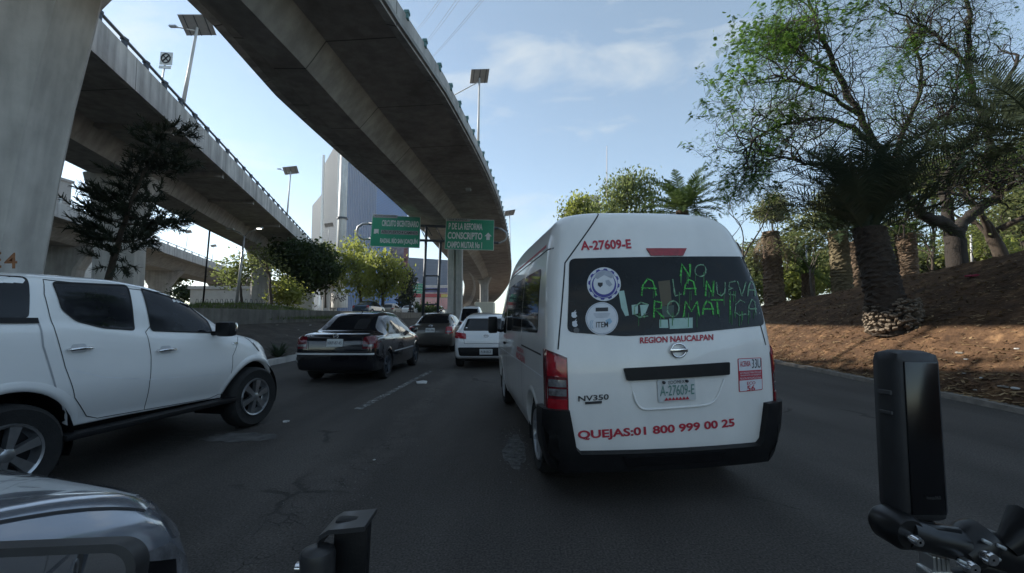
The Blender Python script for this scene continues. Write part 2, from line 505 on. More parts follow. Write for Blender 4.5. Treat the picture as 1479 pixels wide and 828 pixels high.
    def arch(s, y, z, r, mat, sides=('x', 'X'), width=0.05, off=0.012, liner=True, a0=-8, a1=188):
        for ax in sides:
            pts = [(y + r * math.cos(R(a)), z + r * math.sin(R(a))) for a in np.linspace(a0, a1, 30)]
            vs = []
            for i, (py, pz) in enumerate(pts):
                a = R(a0 + (a1 - a0) * i / 29)
                for rr, of in ((r - .015, -.05), (r - .012, off * .6), (r + width * .4, off), (r + width, 0.001)):
                    vs.append(s.hit(y + rr * math.cos(a), z + rr * math.sin(a), ax, of))
            fs = [(4*i+j, 4*i+j+1, 4*i+j+5, 4*i+j+4) for i in range(29) for j in range(3)]
            MB().add(vs, fs).build('wheel_arch', mat, s.root, True)
        if liner:
            for sg in ((1 if a == 'x' else -1) for a in sides):
                x1 = s.hit(y, z + r, 'x' if sg > 0 else 'X', -0.03).x
                n = 20; vs = []
                for i in range(n + 1):
                    a = R(-20 + 220 * i / n)
                    for xx in (x1, sg * .42):
                        vs.append((xx, y + (r - .01) * math.cos(a), z + (r - .01) * math.sin(a)))
                fs = [(2*i, 2*i+1, 2*i+3, 2*i+2) for i in range(n)]
                m = MB().add(vs, fs)
                m.add([(sg * .42, y, z)] + [(sg * .42, y + r * math.cos(R(-20 + 220 * i / n)), z + r * math.sin(R(-20 + 220 * i / n))) for i in range(n + 1)], [(0, i + 1, i + 2) for i in range(n)])
                m.build('arch_liner', BLACK, s.root, True)

def loft_car(st, ny=90, ns=44, lo=.025, hi=.035):
    """st rows: y, zb, zmid, zbelt, ztop, w, wr  -> verts, faces of a closed body"""
    a = np.array(st, float)
    yq = []
    for i in range(len(a) - 1):
        k = max(2, int(round((a[i+1,0] - a[i,0]) / 0.06)))
        yq += list(np.linspace(a[i,0], a[i+1,0], k, endpoint=False))
    yq.append(a[-1,0]); yq = np.array(yq)
    zb, zm, zl, zt, w, wr = [pchip(a[:,0], a[:,i], yq) for i in range(1, 7)]
    rows = []
    sq = np.concatenate([np.linspace(0, 1, 3)[:-1], np.linspace(1, 9, ns)])
    for i in range(len(yq)):
        g = max(0.0, zt[i] - zl[i])
        wb = w[i] - hi
        P = [(0, zb[i]), (w[i] - .12, zb[i]), (w[i] - lo, zb[i] + .07), (w[i], zm[i]), (w[i] - .008 - (hi - .035) * .6, zl[i] - .10 * min(1, (zl[i]-zm[i])/.2)),
             (wb, zl[i]), (wb + (wr[i] - wb) * .52 + .012, zl[i] + g * .50), (wr[i], zt[i] - g * .14), (wr[i] * .80, zt[i] - g * .035), (0, zt[i])]
        P = np.array(P)
        rows.append(np.stack([pchip(range(10), P[:,0], sq), np.full(len(sq), yq[i]), pchip(range(10), P[:,1], sq)], 1))
    n = len(sq); vs = []; fs = []
    for r_ in rows:
        for q in r_: vs.append((q[0], q[1], q[2]))
        for q in r_[1:-1][::-1]: vs.append((-q[0], q[1], q[2]))
    m = 2 * n - 2
    for i in range(len(rows) - 1):
        for k in range(m):
            k2 = (k + 1) % m
            fs.append((i*m + k, i*m + k2, (i+1)*m + k2, (i+1)*m + k))
    for i in (0, len(rows) - 1):
        c = len(vs); ring = vs[i*m:(i+1)*m]
        vs.append(tuple(np.mean(ring, axis=0)))
        fs += [(c, i*m + k, i*m + (k + 1) % m) for k in range(m)]
    return vs, fs
# ================================================================ the white van
def van_shell(lay, bulge=0.075, nz=64):
    a = np.array(lay, float)
    zq = np.unique(np.concatenate([np.linspace(a[i,0], a[i+1,0], 6) for i in range(len(a) - 1)]))
    yr, yf, hw, rc = [pchip(a[:,0], a[:,i], zq) for i in range(1, 5)]
    rows = []
    for i, z in enumerate(zq):
        h, r = hw[i], min(rc[i], hw[i] * .9)
        half = []
        for t in np.linspace(0, 1, 14)[:-1]:                       # rear edge, from the middle outwards
            x = (h - r) * t; half.append((x, yr[i] + bulge * (x / h) ** 2))
        yc = yr[i] + bulge * ((h - r) / h) ** 2 + r
        for t in np.linspace(0, 1, 12):                            # corner
            q = R(90 * t); half.append((h - r + r * math.sin(q), yc - r * math.cos(q)))
        rf = 0.28
        for t in np.linspace(0, 1, 60)[1:]:
            y = yc + (yf[i] - rf - yc) * t
            tap = max(0, (y - (yf[i] - 1.3)) / 1.3)
            half.append((h - .05 * tap ** 2, y))
        xe = half[-1][0]
        for t in np.linspace(0, 1, 8)[1:]:
            q = R(90 * t); half.append((xe - rf + rf * math.cos(q), yf[i] - rf + rf * math.sin(q)))
        for t in np.linspace(0, 1, 8)[1:]:
            half.append(((xe - rf) * (1 - t), yf[i] + .06 * t))
        rows.append([(x, y, z) for x, y in half] + [(-x, y, z) for x, y in half[1:-1][::-1]])
    m = len(rows[0]); vs = [q for r_ in rows for q in r_]; fs = []
    for i in range(len(rows) - 1):
        for k in range(m):
            k2 = (k + 1) % m; fs.append((i*m + k, i*m + k2, (i+1)*m + k2, (i+1)*m + k))
    for i, dz in ((0, 0), (len(rows) - 1, .012)):
        c = len(vs); p = np.mean(rows[i], axis=0); vs.append((p[0], p[1], p[2] + dz))
        fs += [(c, i*m + k, i*m + (k + 1) % m) for k in range(m)]
    return vs, fs

V = Shell('passenger_van', 'tall white passenger van with green window writing and red lettering, seen from behind', 'van', (1.23, 3.3, 0.011), 0.116, roll=-0.012)
vs, fs = van_shell([
    (.26, .16, 5.00, .86, .12), (.45, .11, 5.15, .915, .12), (.75, .10, 5.20, .935, .11), (1.0, .11, 5.12, .935, .10),
    (1.25, .14, 4.85, .928, .10), (1.55, .20, 4.35, .908, .11), (1.85, .28, 3.98, .872, .13), (2.05, .345, 3.72, .835, .15),
    (2.18, .40, 3.5, .790, .17), (2.265, .47, 3.3, .715, .2), (2.32, .62, 3.1, .58, .25), (2.345, .90, 2.8, .40, .25)])
def jag_line(p, n=4):
    out = []
    for i in range(len(p) - 1):
        p0, p1, p2, p3 = p[max(i - 1, 0)], p[i], p[i + 1], p[min(i + 2, len(p) - 1)]
        for j in range(n):
            t = j / n
            out.append(.5 * ((2 * p1) + (p2 - p0) * t + (2 * p0 - 5 * p1 + 4 * p2 - p3) * t * t + (3 * p1 - p0 - 3 * p2 + p3) * t ** 3))
    return out + [p[-1]]
RA, FA = .95, 4.08
V.set_body(vs, fs, WHITE_V, [(RA, .33), (FA, .33)], .40)
for ax in 'xX':
    pass
V.arch(RA, .33, .40, WHITE_V, width=.045); V.arch(FA, .33, .40, WHITE_V, width=.045)
for sx in (-1, 1):
    for yy in (RA, FA): V.wheel(sx * .80, yy, .335, .2, .68, 9, HUBCAP, sx)
# rear window, tailgate seams, lamps
win = rounded(V.pxp([(822, 374), (1078, 373), (1104, 470), (1000, 481), (900, 486), (819, 480)], 'y'), .05)
V.patch('rear_window', win, 'y', GLASS_R, .004, .06)
x0 = V.px(822, 374).x
seam = V.pxp([(829, 311), (816, 380), (808, 480), (806, 505)], 'y')
V.line('tailgate_seam', seam, 'y', .011, GAP)
seam = [(-x, z) for x, z in seam if z < 1.9]
V.line('tailgate_seam', seam, 'y', .009, GAP)
def rearlamp(sg):
    o = V.pxp([(795, 504), (819, 517), (822, 594), (796, 586)], 'y')
    zt0, zt1, zb0 = o[0][1], o[1][1], o[2][1]
    xo, xi = -.928, (o[1][0] if sg > 0 else -V.px(1110.5, 505).x)
    f = lambda t, s_: (sg * (xo + (xi - xo) * t), s_)
    Z = lambda q: zb0 + (zt1 - zb0) * q
    hs = V.patch('tail_lamp', [f(0, Z(1.16)), f(1, Z(1.0)), f(1, Z(0.0)), f(.06, Z(.02))], 'y', RED_D, .012, .04)
    V.patch('lamp_lens', [f(.06, Z(1.11)), f(.93, Z(.96)), f(.93, Z(.63)), f(.06, Z(.66))], 'y', RED_L, .018, .04, parent=hs)
    V.patch('lamp_lens', [f(.1, Z(.60)), f(.9, Z(.58)), f(.9, Z(.45)), f(.1, Z(.46))], 'y', CLEAR_L, .018, .04, parent=hs)
    V.patch('lamp_lens', [f(.1, Z(.42)), f(.9, Z(.41)), f(.9, Z(.28)), f(.1, Z(.29))], 'y', CLEAR_L, .018, .04, parent=hs)
    V.patch('lamp_lens', [f(.06, Z(.23)), f(.93, Z(.22)), f(.93, Z(.04)), f(.06, Z(.05))], 'y', RED_L, .018, .04, parent=hs)
    # the lens wraps round the corner onto the side
    V.patch('lamp_side', [(.235, Z(1.12)), (.31, Z(1.16)), (.29, Z(.05)), (.235, Z(.03))], 'x' if sg < 0 else 'X', RED_D, .012, .05, parent=hs)
rearlamp(1); rearlamp(-1)
# bumper: a low black beam whose corners rise to the lamps
bl = V.pxp([(806, 590), (832, 640), (850, 652), (1090, 628), (1113, 600)], 'y')
zt = bl[0][1]; zc = V.px(900, 650).z
xe = .925
xi_ = -bl[1][0]; xj = -V.px(822, 594).x
bp = [(-xe, .27), (xe, .27), (xe, zt), (xj, zt - .01), (xi_, zc + .03), (xi_ - .03, zc), (-xi_ + .03, zc), (-xi_, zc + .03), (-xj, zt - .01), (-xe, zt)]
bump = V.patch('rear_bumper', bp, 'y', BLACK, .055, .06)
for ax in 'xX':
    V.patch('bumper_corner', [(.235, .27), (.50, .27), (.53, .40), (.42, zt - .01), (.235, zt)], ax, BLACK, .05, .06, parent=bump)
V.patch('bumper_step', [(-.40, zc - .02), (.40, zc - .02), (.36, zc - .09), (-.36, zc - .09)], 'y', BLACK_G, .065, .05, parent=bump)
# tailgate handle, badge, plate recess and plate
V.patch('tailgate_handle', rounded(V.pxp([(900, 532), (1051, 523), (1051, 541), (905, 550)], 'y'), .012), 'y', BLACK, .028, .05)
rec = V.pxp([(910, 551), (1046, 543), (1036, 578), (1020, 585), (930, 592), (915, 575)], 'y')
V.patch('plate_recess', rounded(rec, .03), 'y', WHITE_V, .003, .05)
lip = [V.px(u, v) + Vector((0, -.006, 0)) for u, v in ((914, 566), (918, 580), (928, 590.5), (950, 590.5), (985, 588), (1018, 585), (1032, 578), (1040, 562), (1045, 548))]
MB().tube(jag_line(lip), [.003] + [.009] * (len(jag_line(lip)) - 2) + [.003], 8).build('recess_lip', WHITE_V, V.root, True)
pl = rounded(V.pxp([(948, 549), (1002, 546), (1004, 577), (950, 581)], 'y'), .012)
P = V.patch('licence_plate', pl, 'y', PLATE, .014, .05)
V.text_px('A-27609-E', (952, 572), (1001, 569), (952, 557), 'y', TXT_G, off=.019, parent=P, bold=.004)
V.text_px('EDOMEX', (964, 555), (987, 553), (964, 550), 'y', TXT_D, off=.019, parent=P)
for k in range(7):
    a = 958 + k * 5
    V.patch('plate_pattern', V.pxp([(a, 578.5 - k * .3), (a + 6, 578 - k * .3), (a + 3, 573.5 - k * .3)], 'y'), 'y', RED_T, .019, .03, parent=P, skirt=False)
for u, v in ((957, 552), (990, 550)):
    c = V.px(u, v); MB().lathe([(.001, -.03), (.011, -.03), (.011, 0)], (c.x, c.y, c.z), 10, 'y').build('plate_bolt', TXT_D, P, True)
c = V.px(978.5, 506)
ring = []
for k in range(25):
    a = 2 * math.pi * k / 24; ring.append((c.x + .058 * math.cos(a), c.y - .016, c.z + .052 * math.sin(a)))
E_ = MB().tube(ring, .009, 8, False).build('badge', CHROME, V.root, True)
MB().bbox((c.x, c.y - .02, c.z), (.142, .018, .026), None, .004).build('badge_bar', CHROME, E_, True)
V.patch('brake_light', V.pxp([(933, 359.5), (991, 359.5), (986, 370), (940, 370)], 'y'), 'y', RED_L, .012, .04)
# lettering
V.text_px('A-27609-E', (839, 362.5), (912, 359.5), (838, 348.5), 'y', RED_T, bold=.03)
V.text_px('REGION NAUCALPAN', (924, 496.5), (1030, 491.5), (924, 487.5), 'y', RED_T, bold=.03)
V.text_px('QUEJAS:01 800 999 00 25', (835, 637.5), (1061, 619), (834, 622), 'y', RED_T, bold=.032)
V.text_px('NV350', (835, 580), (879, 577), (835, 572), 'y', TXT_D, bold=.02, off=.008)
V.patch('badge_plate', V.pxp([(845, 580.5), (869, 579), (869, 582.5), (845, 584)], 'y'), 'y', TXT_D, .008, .04)
st = V.patch('permit_sticker', rounded(V.pxp([(1065, 518), (1099, 516.5), (1101, 563), (1067, 566.5)], 'y'), .012), 'y', RED_T, .004, .05)
V.patch('sticker_panel', rounded(V.pxp([(1066, 519), (1098, 517.5), (1100, 562), (1068, 565.5)], 'y'), .01), 'y', STICK, .0055, .05, parent=st)
V.patch('sticker_band', V.pxp([(1066.3, 536), (1099, 534), (1099.6, 547), (1067, 550)], 'y'), 'y', RED_T, .007, .05, parent=st)
V.text_px('ACENSA', (1068, 530), (1083, 529), (1068, 522), 'y', RED_T, off=.008, parent=st, bold=.01)
V.text_px('33U', (1085, 532), (1098, 531), (1085, 519), 'y', TXT_D, off=.008, parent=st)
for k in range(3):
    V.text_px(('AUTORIZADO PARA CIRCULAR', 'TRANSPORTE DE PASAJEROS', 'REGION METROPOLITANA')[k], (1068, 540.5 + k * 4), (1098, 538.5 + k * 4), (1068, 537.5 + k * 4), 'y', STICK, off=.009, parent=st)
V.text_px('ECO', (1078, 556), (1090, 555), (1078, 551.5), 'y', RED_T, off=.008, parent=st, bold=.012)
V.text_px('56', (1078, 565), (1089.5, 564), (1078, 557), 'y', RED_T, off=.008, parent=st, bold=.02)
# stickers on the glass
def disc_px(cu, cv, ru, rv, n=40, teeth=0):
    out = []
    for k in range(n):
        a = 2 * math.pi * k / n
        m = 1.0
        if teeth: m = 1.0 if (k * teeth * 2 // n) % 2 == 0 else .90
        out.append((cu + ru * m * math.cos(a), cv + rv * m * math.sin(a)))
    return out
def disc(name, cu, cv, r, mat, off, parent, teeth=0, ry=None, n=48):
    return V.patch(name, V.pxp(disc_px(cu, cv, r, ry or r, n, teeth), 'y'), 'y', mat, off, .05, parent=parent, skirt=False)
s1 = disc('gear_sticker', 872, 411, 24.3, STICK, .006, V.root)
disc('sticker_ring', 872, 411, 22.6, STICK_B, .0072, s1, 12, n=96)
disc('sticker_ring', 872, 411, 19.6, STICK, .0084, s1)
disc('sticker_ring', 872, 412.5, 17.6, STICK_B, .0096, s1)
disc('sticker_ring', 872, 410.6, 15.4, STICK, .0108, s1)
V.patch('sticker_band', V.pxp([(858, 402), (861, 395), (872, 391), (883, 394), (887, 401), (882, 403), (872, 398), (863, 404)], 'y'), 'y', STICK_G, .012, .04, parent=s1, skirt=False)
V.patch('sticker_mark', V.pxp([(863, 409), (870, 409), (870, 413), (866.5, 416), (863, 413)], 'y'), 'y', TXT_D, .012, .03, parent=s1, skirt=False)
V.patch('sticker_mark', V.pxp([(874, 406), (879, 405), (884, 412), (880, 415), (875, 411)], 'y'), 'y', STICK_G, .012, .03, parent=s1, skirt=False)
s2 = disc('round_sticker', 869, 460.5, 23.5, STICK, .006, V.root)
disc('sticker_ring', 869, 460.5, 22.4, STICK_G, .0068, s2); disc('sticker_ring', 869, 460.5, 21.6, STICK, .0076, s2)
V.patch('sticker_band', V.pxp([(860, 445), (878, 444.5), (878, 450), (860, 450.5)], 'y'), 'y', TXT_D, .0088, .03, parent=s2, skirt=False)
for k in range(4):
    V.patch('sticker_mark', V.pxp([(857 + k, 453.5 + k * 1.7), (881 - k, 453 + k * 1.7), (881 - k, 453.7 + k * 1.7), (857 + k, 454.2 + k * 1.7)], 'y'), 'y', STICK_G, .0088, .03, parent=s2, skirt=False)
V.patch('sticker_mark', V.pxp([(874, 463), (881, 460), (884, 465), (880, 469), (875, 467)], 'y'), 'y', STICK_C, .0084, .03, parent=s2, skirt=False)
V.text_px('ITEM', (860.5, 473.5), (878, 473), (860.5, 465.5), 'y', TXT_D, off=.0095, parent=s2, bold=.012)
for du in (-12, -14.5):
    pts = [(869 + du * 1.0 + 2.5 * (1 - (t / 7) ** 2) * -1, 469 + t) for t in (-6, -3, 0, 3, 6)]
    V.line('sticker_mark', V.pxp(pts, 'y'), 'y', .005, STICK_C, .0088, parent=s2)
def apple(cu, cv, mat):
    o = V.patch('fruit_sticker', V.pxp([(cu - 4, cv - 2), (cu - 1, cv - 3), (cu + 3, cv - 3), (cu + 2.2, cv), (cu + 4, cv + 3), (cu + 1.5, cv + 5.5), (cu - 2, cv + 5.5), (cu - 4.2, cv + 3)], 'y'), 'y', mat, .006, .03, skirt=False)
    V.patch('sticker_leaf', V.pxp([(cu - .6, cv - 3.4), (cu + 2.4, cv - 6.4), (cu + 1, cv - 3.2)], 'y'), 'y', mat, .006, .03, parent=o, skirt=False)
apple(829.5, 454, STICK); apple(830.5, 467, STICK)
disc('round_sticker', 832.5, 477.5, 4, pm('sticker_dark', (.09, .09, .09), .5), .006, V.root)
for poly, m in (([(893, 421), (901, 420), (905, 440), (908, 456), (903, 457), (897, 445)], MINT),
                ([(912, 441), (921, 440), (921, 453), (913, 455)], MINT), ([(924, 441), (937, 440), (931, 455), (936, 452), (926, 457)], MINT),
                ([(950, 407), (967, 405), (970, 440), (955, 443)], pm('brown_paper', (.10, .085, .055), .7)),
                ([(952, 462), (964, 462), (965, 474), (952, 474)], MINT), ([(966, 460.5), (1000, 459), (1000, 474), (967, 475.5)], MINT),
                ([(955, 443), (973, 441), (973, 458), (957, 459)], pm('dim_paper', (.07, .10, .085), .7))):
    V.patch('paper_note', V.pxp(poly, 'y'), 'y', m, .005, .04, skirt=False)
# painted protest: letters as brush strokes
GL = {'N': [[(0, 0), (.12, 1), (.85, 0), (.9, 1)]], 'O': [[(.5 + .45 * math.cos(t), .5 + .5 * math.sin(t)) for t in np.linspace(1.6, 7.9, 14)]],
      'A': [[(0, 0), (.1, .6), (.4, 1), (.75, .85), (.9, .4), (.95, 0)], [(.05, .42), (1.0, .42)]], 'L': [[(.4, 1.0), (.5, .2), (.55, 0), (1.0, .12)]],
      'l': [[(.1, 1), (.2, .1), (.8, 0)]], 'U': [[(.05, 1), (.15, .15), (.5, 0), (.85, .25), (.9, 1)]], 'E': [[(.9, 1), (.2, .9), (.15, .6), (.6, .52), (.1, .4), (.15, .08), (.9, 0)]],
      'V': [[(0, 1), (.5, 0), (.95, 1)]], 'C': [[(.95, .85), (.5, 1), (.1, .7), (.05, .25), (.4, 0), (1, .1)]], 'R': [[(.1, 0), (.15, 1), (.75, .9), (.7, .55), (.2, .5), (.95, 0)]],
      'M': [[(0, 0), (.1, 1), (.5, .35), (.85, 1), (1, 0)]], 'T': [[(0, 1), (1, 1)], [(.5, 1), (.55, 0)]], 'I': [[(.4, 1), (.5, 0)]]}
def streaky(name, col):
    m = bpy.data.materials.new(name); m.use_nodes = True; N_ = m.node_tree.nodes; K_ = m.node_tree.links.new; b = N_['Principled BSDF']
    b.inputs['Base Color'].default_value = (*col, 1); b.inputs['Roughness'].default_value = .7
    co = N_.new('ShaderNodeTexCoord'); n = N_.new('ShaderNodeTexNoise'); n.inputs['Scale'].default_value = 26; n.inputs['Detail'].default_value = 6; n.inputs['Roughness'].default_value = .8; K_(co.outputs['Object'], n.inputs['Vector'])
    r = N_.new('ShaderNodeValToRGB'); r.color_ramp.elements[0].position = .36; r.color_ramp.elements[0].color = (.12,) * 3 + (1,); r.color_ramp.elements[1].position = .58; r.color_ramp.elements[1].color = (.95,) * 3 + (1,); K_(n.outputs['Fac'], r.inputs[0]); K_(r.outputs[0], b.inputs['Alpha'])
    return m
NEON = streaky('green_window_marker', (.10, .55, .10)); NEON2 = streaky('pale_green_window_marker', (.22, .40, .25))
rw = random.Random(5)
grf = None
def glyph(ch, u, v, w, h, mat, wd):
    global grf
    for stk in GL[ch]:
        pts = V.pxp([(u + a * w + rw.uniform(-.3, .3), v - b * h + rw.uniform(-.3, .3)) for a, b in stk], 'y')
        o = V.line('paint_stroke', pts, 'y', wd * rw.uniform(.75, 1.2), mat, .008 + rw.uniform(0, .001), parent=grf)
        V.line('paint_stroke', [(a + rw.uniform(-.008, .008), b + rw.uniform(-.006, .006)) for a, b in pts], 'y', wd * .45, mat, .0075, parent=o)
        if grf is None:
            o.name = 'painted_writing'; grf = o
row1 = [('N', 982, 400, 16, 18, NEON), ('O', 1002, 400, 18, 17, NEON2)]
row2 = [('A', 926, 427, 22, 24, NEON), ('L', 962, 428, 22, 24, NEON2), ('A', 987, 427, 18, 23, NEON), ('N', 1018, 428, 13, 22, NEON), ('U', 1033, 428, 15, 20, NEON2),
        ('E', 1050, 427, 13, 20, NEON2), ('V', 1064, 428, 13, 21, NEON2), ('A', 1079, 428, 11, 21, NEON2)]
row3 = [('C', 914, 459, 22, 22, NEON2), ('R', 942, 459, 17, 24, NEON), ('O', 962, 458, 19, 23, NEON2), ('M', 987, 458, 22, 22, NEON), ('A', 1014, 455, 16, 20, NEON),
        ('T', 1026, 454, 18, 20, NEON), ('I', 1051, 455, 6, 23, NEON), ('C', 1060, 456, 16, 22, NEON2), ('A', 1080, 456, 12, 23, NEON2)]
for ch, u, v, w, h, m in row1 + row2 + row3: glyph(ch, u, v, w, h, m, .0125 if m is NEON else .010)
DRIP = pm('thin_green_paint', (.02, .15, .03), .5, var=.4, scale=20)
for k in range(46):
    ch, u, v, w, h, m = rw.choice(row1 + row2 + row3)
    uu = u + rw.uniform(0, w); ln = rw.uniform(6, 22)
    if v - 6 + ln > 474: ln = 474 - v
    if ln < 4: continue
    V.line('paint_drip', V.pxp([(uu, v - 6), (uu + rw.uniform(-.4, .4), v - 6 + ln)], 'y'), 'y', rw.uniform(.003, .008), DRIP, .0065, parent=grf)
# left side: window band, handle line, small red lettering, front door mirror
def side_glass(pts, name='side_window', mat=GLASS):
    return V.patch(name, rounded(V.pxp(pts, 'X'), .05), 'X', mat, .004, .07)
for ax in 'xX':
    V.patch('side_window', rounded([(.62, 1.27), (1.62, 1.24), (1.62, 1.83), (.68, 1.83)], .06), ax, GLASS, .004, .08)
    V.patch('side_window', rounded([(1.66, 1.24), (2.50, 1.22), (2.50, 1.82), (1.66, 1.83)], .04), ax, GLASS, .004, .08)
    V.patch('side_window', rounded([(2.54, 1.22), (3.12, 1.20), (3.12, 1.80), (2.54, 1.82)], .04), ax, GLASS, .004, .08)
    V.patch('front_door_window', rounded([(3.24, 1.16), (4.20, 1.12), (4.05, 1.45), (3.72, 1.80), (3.24, 1.80)], .05), ax, GLASS, .004, .08)
    V.line('door_seam', [(3.18, 1.86), (3.18, .45)], ax, .010, GAP)
    V.line('door_seam', [(1.64, 1.20), (1.64, .46)], ax, .008, GAP)
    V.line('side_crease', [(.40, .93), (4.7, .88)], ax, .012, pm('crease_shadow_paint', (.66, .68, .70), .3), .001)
    V.line('door_rail', [(.45, 1.10), (1.62, 1.10)], ax, .016, GAP)
    V.line('roof_gutter', [(.42, 1.97), (3.6, 1.93)], ax, .012, GAP)
V.text('REGION', (1.95, 1.02), (1.45, 1.02), (1.95, 1.065), 'X', RED_T, bold=.02)
V.text('NAUCALPAN', (2.05, .925), (1.35, .925), (2.05, 1.0), 'X', RED_T, bold=.02)
V.patch('side_stripe', [(.6, 2.0), (3.3, 1.97), (3.3, 1.985), (.6, 2.03)], 'X', RED_T, .003, .08, skirt=False)
for sg in (-1, 1):
    m = MB().bbox((sg * 1.06, 4.10, 1.26), (.15, .10, .27), None, .035)
    m.tube([(sg * .90, 4.12, 1.15), (sg * 1.0, 4.11, 1.18)], .025, 8)
    m.build('door_mirror', BLACK, V.root, True, 40)
    V.patch('door_handle', rounded([(3.28, 1.03), (3.43, 1.03), (3.43, 1.0), (3.28, 1.0)], .01), 'x' if sg > 0 else 'X', BLACK, .025, .04)
V.patch('windscreen', rounded([(-.72, 1.30), (.72, 1.30), (.66, 1.88), (-.66, 1.88)], .06), 'Y', GLASS, .004, .08)
for sg in (-1, 1): V.patch('headlight', rounded([(sg * .60, .82), (sg * .86, .86), (sg * .84, 1.02), (sg * .66, 1.0)], .03), 'Y', CLEAR_L, .006, .05)
MB().bbox((0, 2.5, .30), (1.2, 3.6, .14), None, .03).build('underbody', BLACK, V.root)
MB().tube([(-.45, .25, .27), (-.45, .9, .28)], .03, 10).build('exhaust_pipe', STEEL_D, V.root, True)

# ================================================================ the white pickup
HDG = R(11.24)
fwd = Vector((math.sin(HDG), math.cos(HDG), 0)); rgt = Vector((math.cos(HDG), -math.sin(HDG), 0))
TW = .90
loc = Vector((-3.756, 3.372, 0)) - rgt * TW
T = Shell('pickup_truck', 'white double cab pickup with canopy and chrome door handles, at the left edge', 'pickup', loc, -HDG)
vs, fs = loft_car([(-1.32, .55, .75, 1.15, 1.30, .80, .60), (-1.27, .48, .8, 1.34, 1.60, .87, .66), (-1.15, .45, .82, 1.385, 1.72, .90, .70), (-.12, .45, .84, 1.39, 1.73, .90, .70),
    (.20, .47, .84, 1.385, 1.785, .90, .70), (.75, .47, .84, 1.33, 1.785, .90, .69), (1.19, .46, .82, 1.26, 1.74, .90, .67), (1.60, .45, .8, 1.225, 1.60, .90, .66),
    (1.88, .44, .8, 1.20, 1.40, .90, .68), (2.10, .43, .8, 1.15, 1.225, .895, .74), (2.25, .42, .78, 1.10, 1.185, .885, .74), (2.55, .40, .75, 1.02, 1.11, .865, .72),
    (2.76, .38, .68, .90, .985, .81, .68), (2.86, .38, .6, .74, .80, .74, .62), (2.90, .40, .5, .58, .60, .66, .55)], lo=.085, hi=.075)
AR = .455
T.set_body(vs, fs, WHITE_T, [(0, .40), (2.435, .39)], AR)
for yy, zz in ((0, .40), (2.435, .39)): T.arch(yy, zz, AR, WHITE_T, width=.065, off=.012, a0=12, a1=168)
for sx in (-1, 1):
    T.wheel(sx * .785, 0, .375, .25, .62, 6, ALLOY, sx); T.wheel(sx * .785, 2.435, .375, .25, .62, 6, ALLOY, sx)
def tpx(pts): return T.pxp(pts, 'x')
RW = tpx([(75, 408), (182, 413), (194, 477), (149, 474), (110, 464), (89, 447)])
FW = tpx([(202, 417), (238, 424), (271, 442), (299, 464), (306, 481), (218.6, 478)])
CW = tpx([(2, 399), (38, 400), (41.5, 410), (41.5, 460), (2, 460)])
RD = tpx([(62, 404), (63.6, 425), (80, 480), (94, 530.5), (108, 575), (124.5, 601), (140, 604), (208, 592), (216, 552), (218, 514), (210, 480), (193, 411)])
FD = tpx([(193, 411), (210, 480), (218, 514), (216, 552), (208, 592), (301, 576), (321, 567), (332, 545), (336, 514), (333, 481)])
mir = [(TW, 'x', 1), (TW, 'X', -1)]
for _, ax, sg in mir:
    T.patch('rear_door_window', rounded(RW, .03), ax, GLASS_T, .004, .06)
    T.patch('front_door_window', rounded(FW, .03), ax, GLASS_T, .004, .06)
    T.patch('canopy_window', rounded([(-1.05, CW[3][1]), CW[3], CW[2], (CW[1][0] - .01, CW[1][1]), (-1.0, CW[1][1])], .04), ax, GLASS, .004, .06)
    T.line('window_trim', rounded(RW, .03) + [rounded(RW, .03)[0]], ax, .014, BLACK, .006)
    T.line('window_trim', rounded(FW, .03) + [rounded(FW, .03)[0]], ax, .014, BLACK, .006)
    T.line('door_seam', RD + [RD[0]], ax, .0065, GAP); T.line('door_seam', FD, ax, .0065, GAP)
    b = tpx([(54, 463), (62, 500), (80, 560), (92, 592)])
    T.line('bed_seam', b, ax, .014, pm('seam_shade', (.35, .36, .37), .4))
    b = tpx([(1, 464), (54, 464)]); T.line('bed_rail', [(-1.2, b[0][1])] + b, ax, .045, BLACK, .014)
    for (u0, v0), (u1, v1) in (((95, 505), (132, 504)), ((225, 506), (253, 506))):
        a, b = tpx([(u0, v0), (u1, v1)]); zc = (a[1] + b[1]) / 2; ym = (a[0] + b[0]) / 2
        hc = T.hit(ym, zc, ax, 0).x
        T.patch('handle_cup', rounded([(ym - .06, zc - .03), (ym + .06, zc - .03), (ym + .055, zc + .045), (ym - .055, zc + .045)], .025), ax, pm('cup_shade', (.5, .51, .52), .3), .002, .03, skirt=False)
        MB().tube([(hc + sg * .012, a[0], zc), (hc + sg * .04, a[0] + .03, zc + .004), (hc + sg * .045, ym, zc + .008), (hc + sg * .04, b[0] - .03, zc + .004), (hc + sg * .012, b[0], zc)], [.012, .015, .016, .015, .012], 8).build('door_handle', CHROME, T.root, True)
    q = tpx([(312, 475)])[0]; q = (q[0] - .10, q[1])
    m = MB().bbox((sg * (TW + .095), q[0] + .03, q[1]), (.20, .13, .17), None, .04)
    mo = m.build('door_mirror', BLACK, T.root, True, 40)
    MB().bbox((sg * (TW + .10), q[0] + .065, q[1] + .012), (.19, .09, .14), None, .04).build('mirror_cap', CHROME, mo, True, 40)
    MB().bbox((sg * (TW - .06), q[0] + .02, q[1] - .05), (.16, .06, .05), None, .015).build('mirror_arm', BLACK, mo, True, 40)
    MB().bbox((sg * (TW - .03), 1.215, .41), (.16, 1.75, .05), None, .015).build('running_board', BLACK, T.root, True, 40)
    T.patch('headlight', tpx([(383, 487), (394, 489), (402, 499), (397, 500), (388, 494)]), ax, CLEAR_L, .008, .04)
    T.line('character_line', tpx([(96, 533), (150, 545), (215, 548), (320, 540)]), ax, .01, pm('crease_truck', (.70, .71, .72), .3), .001)
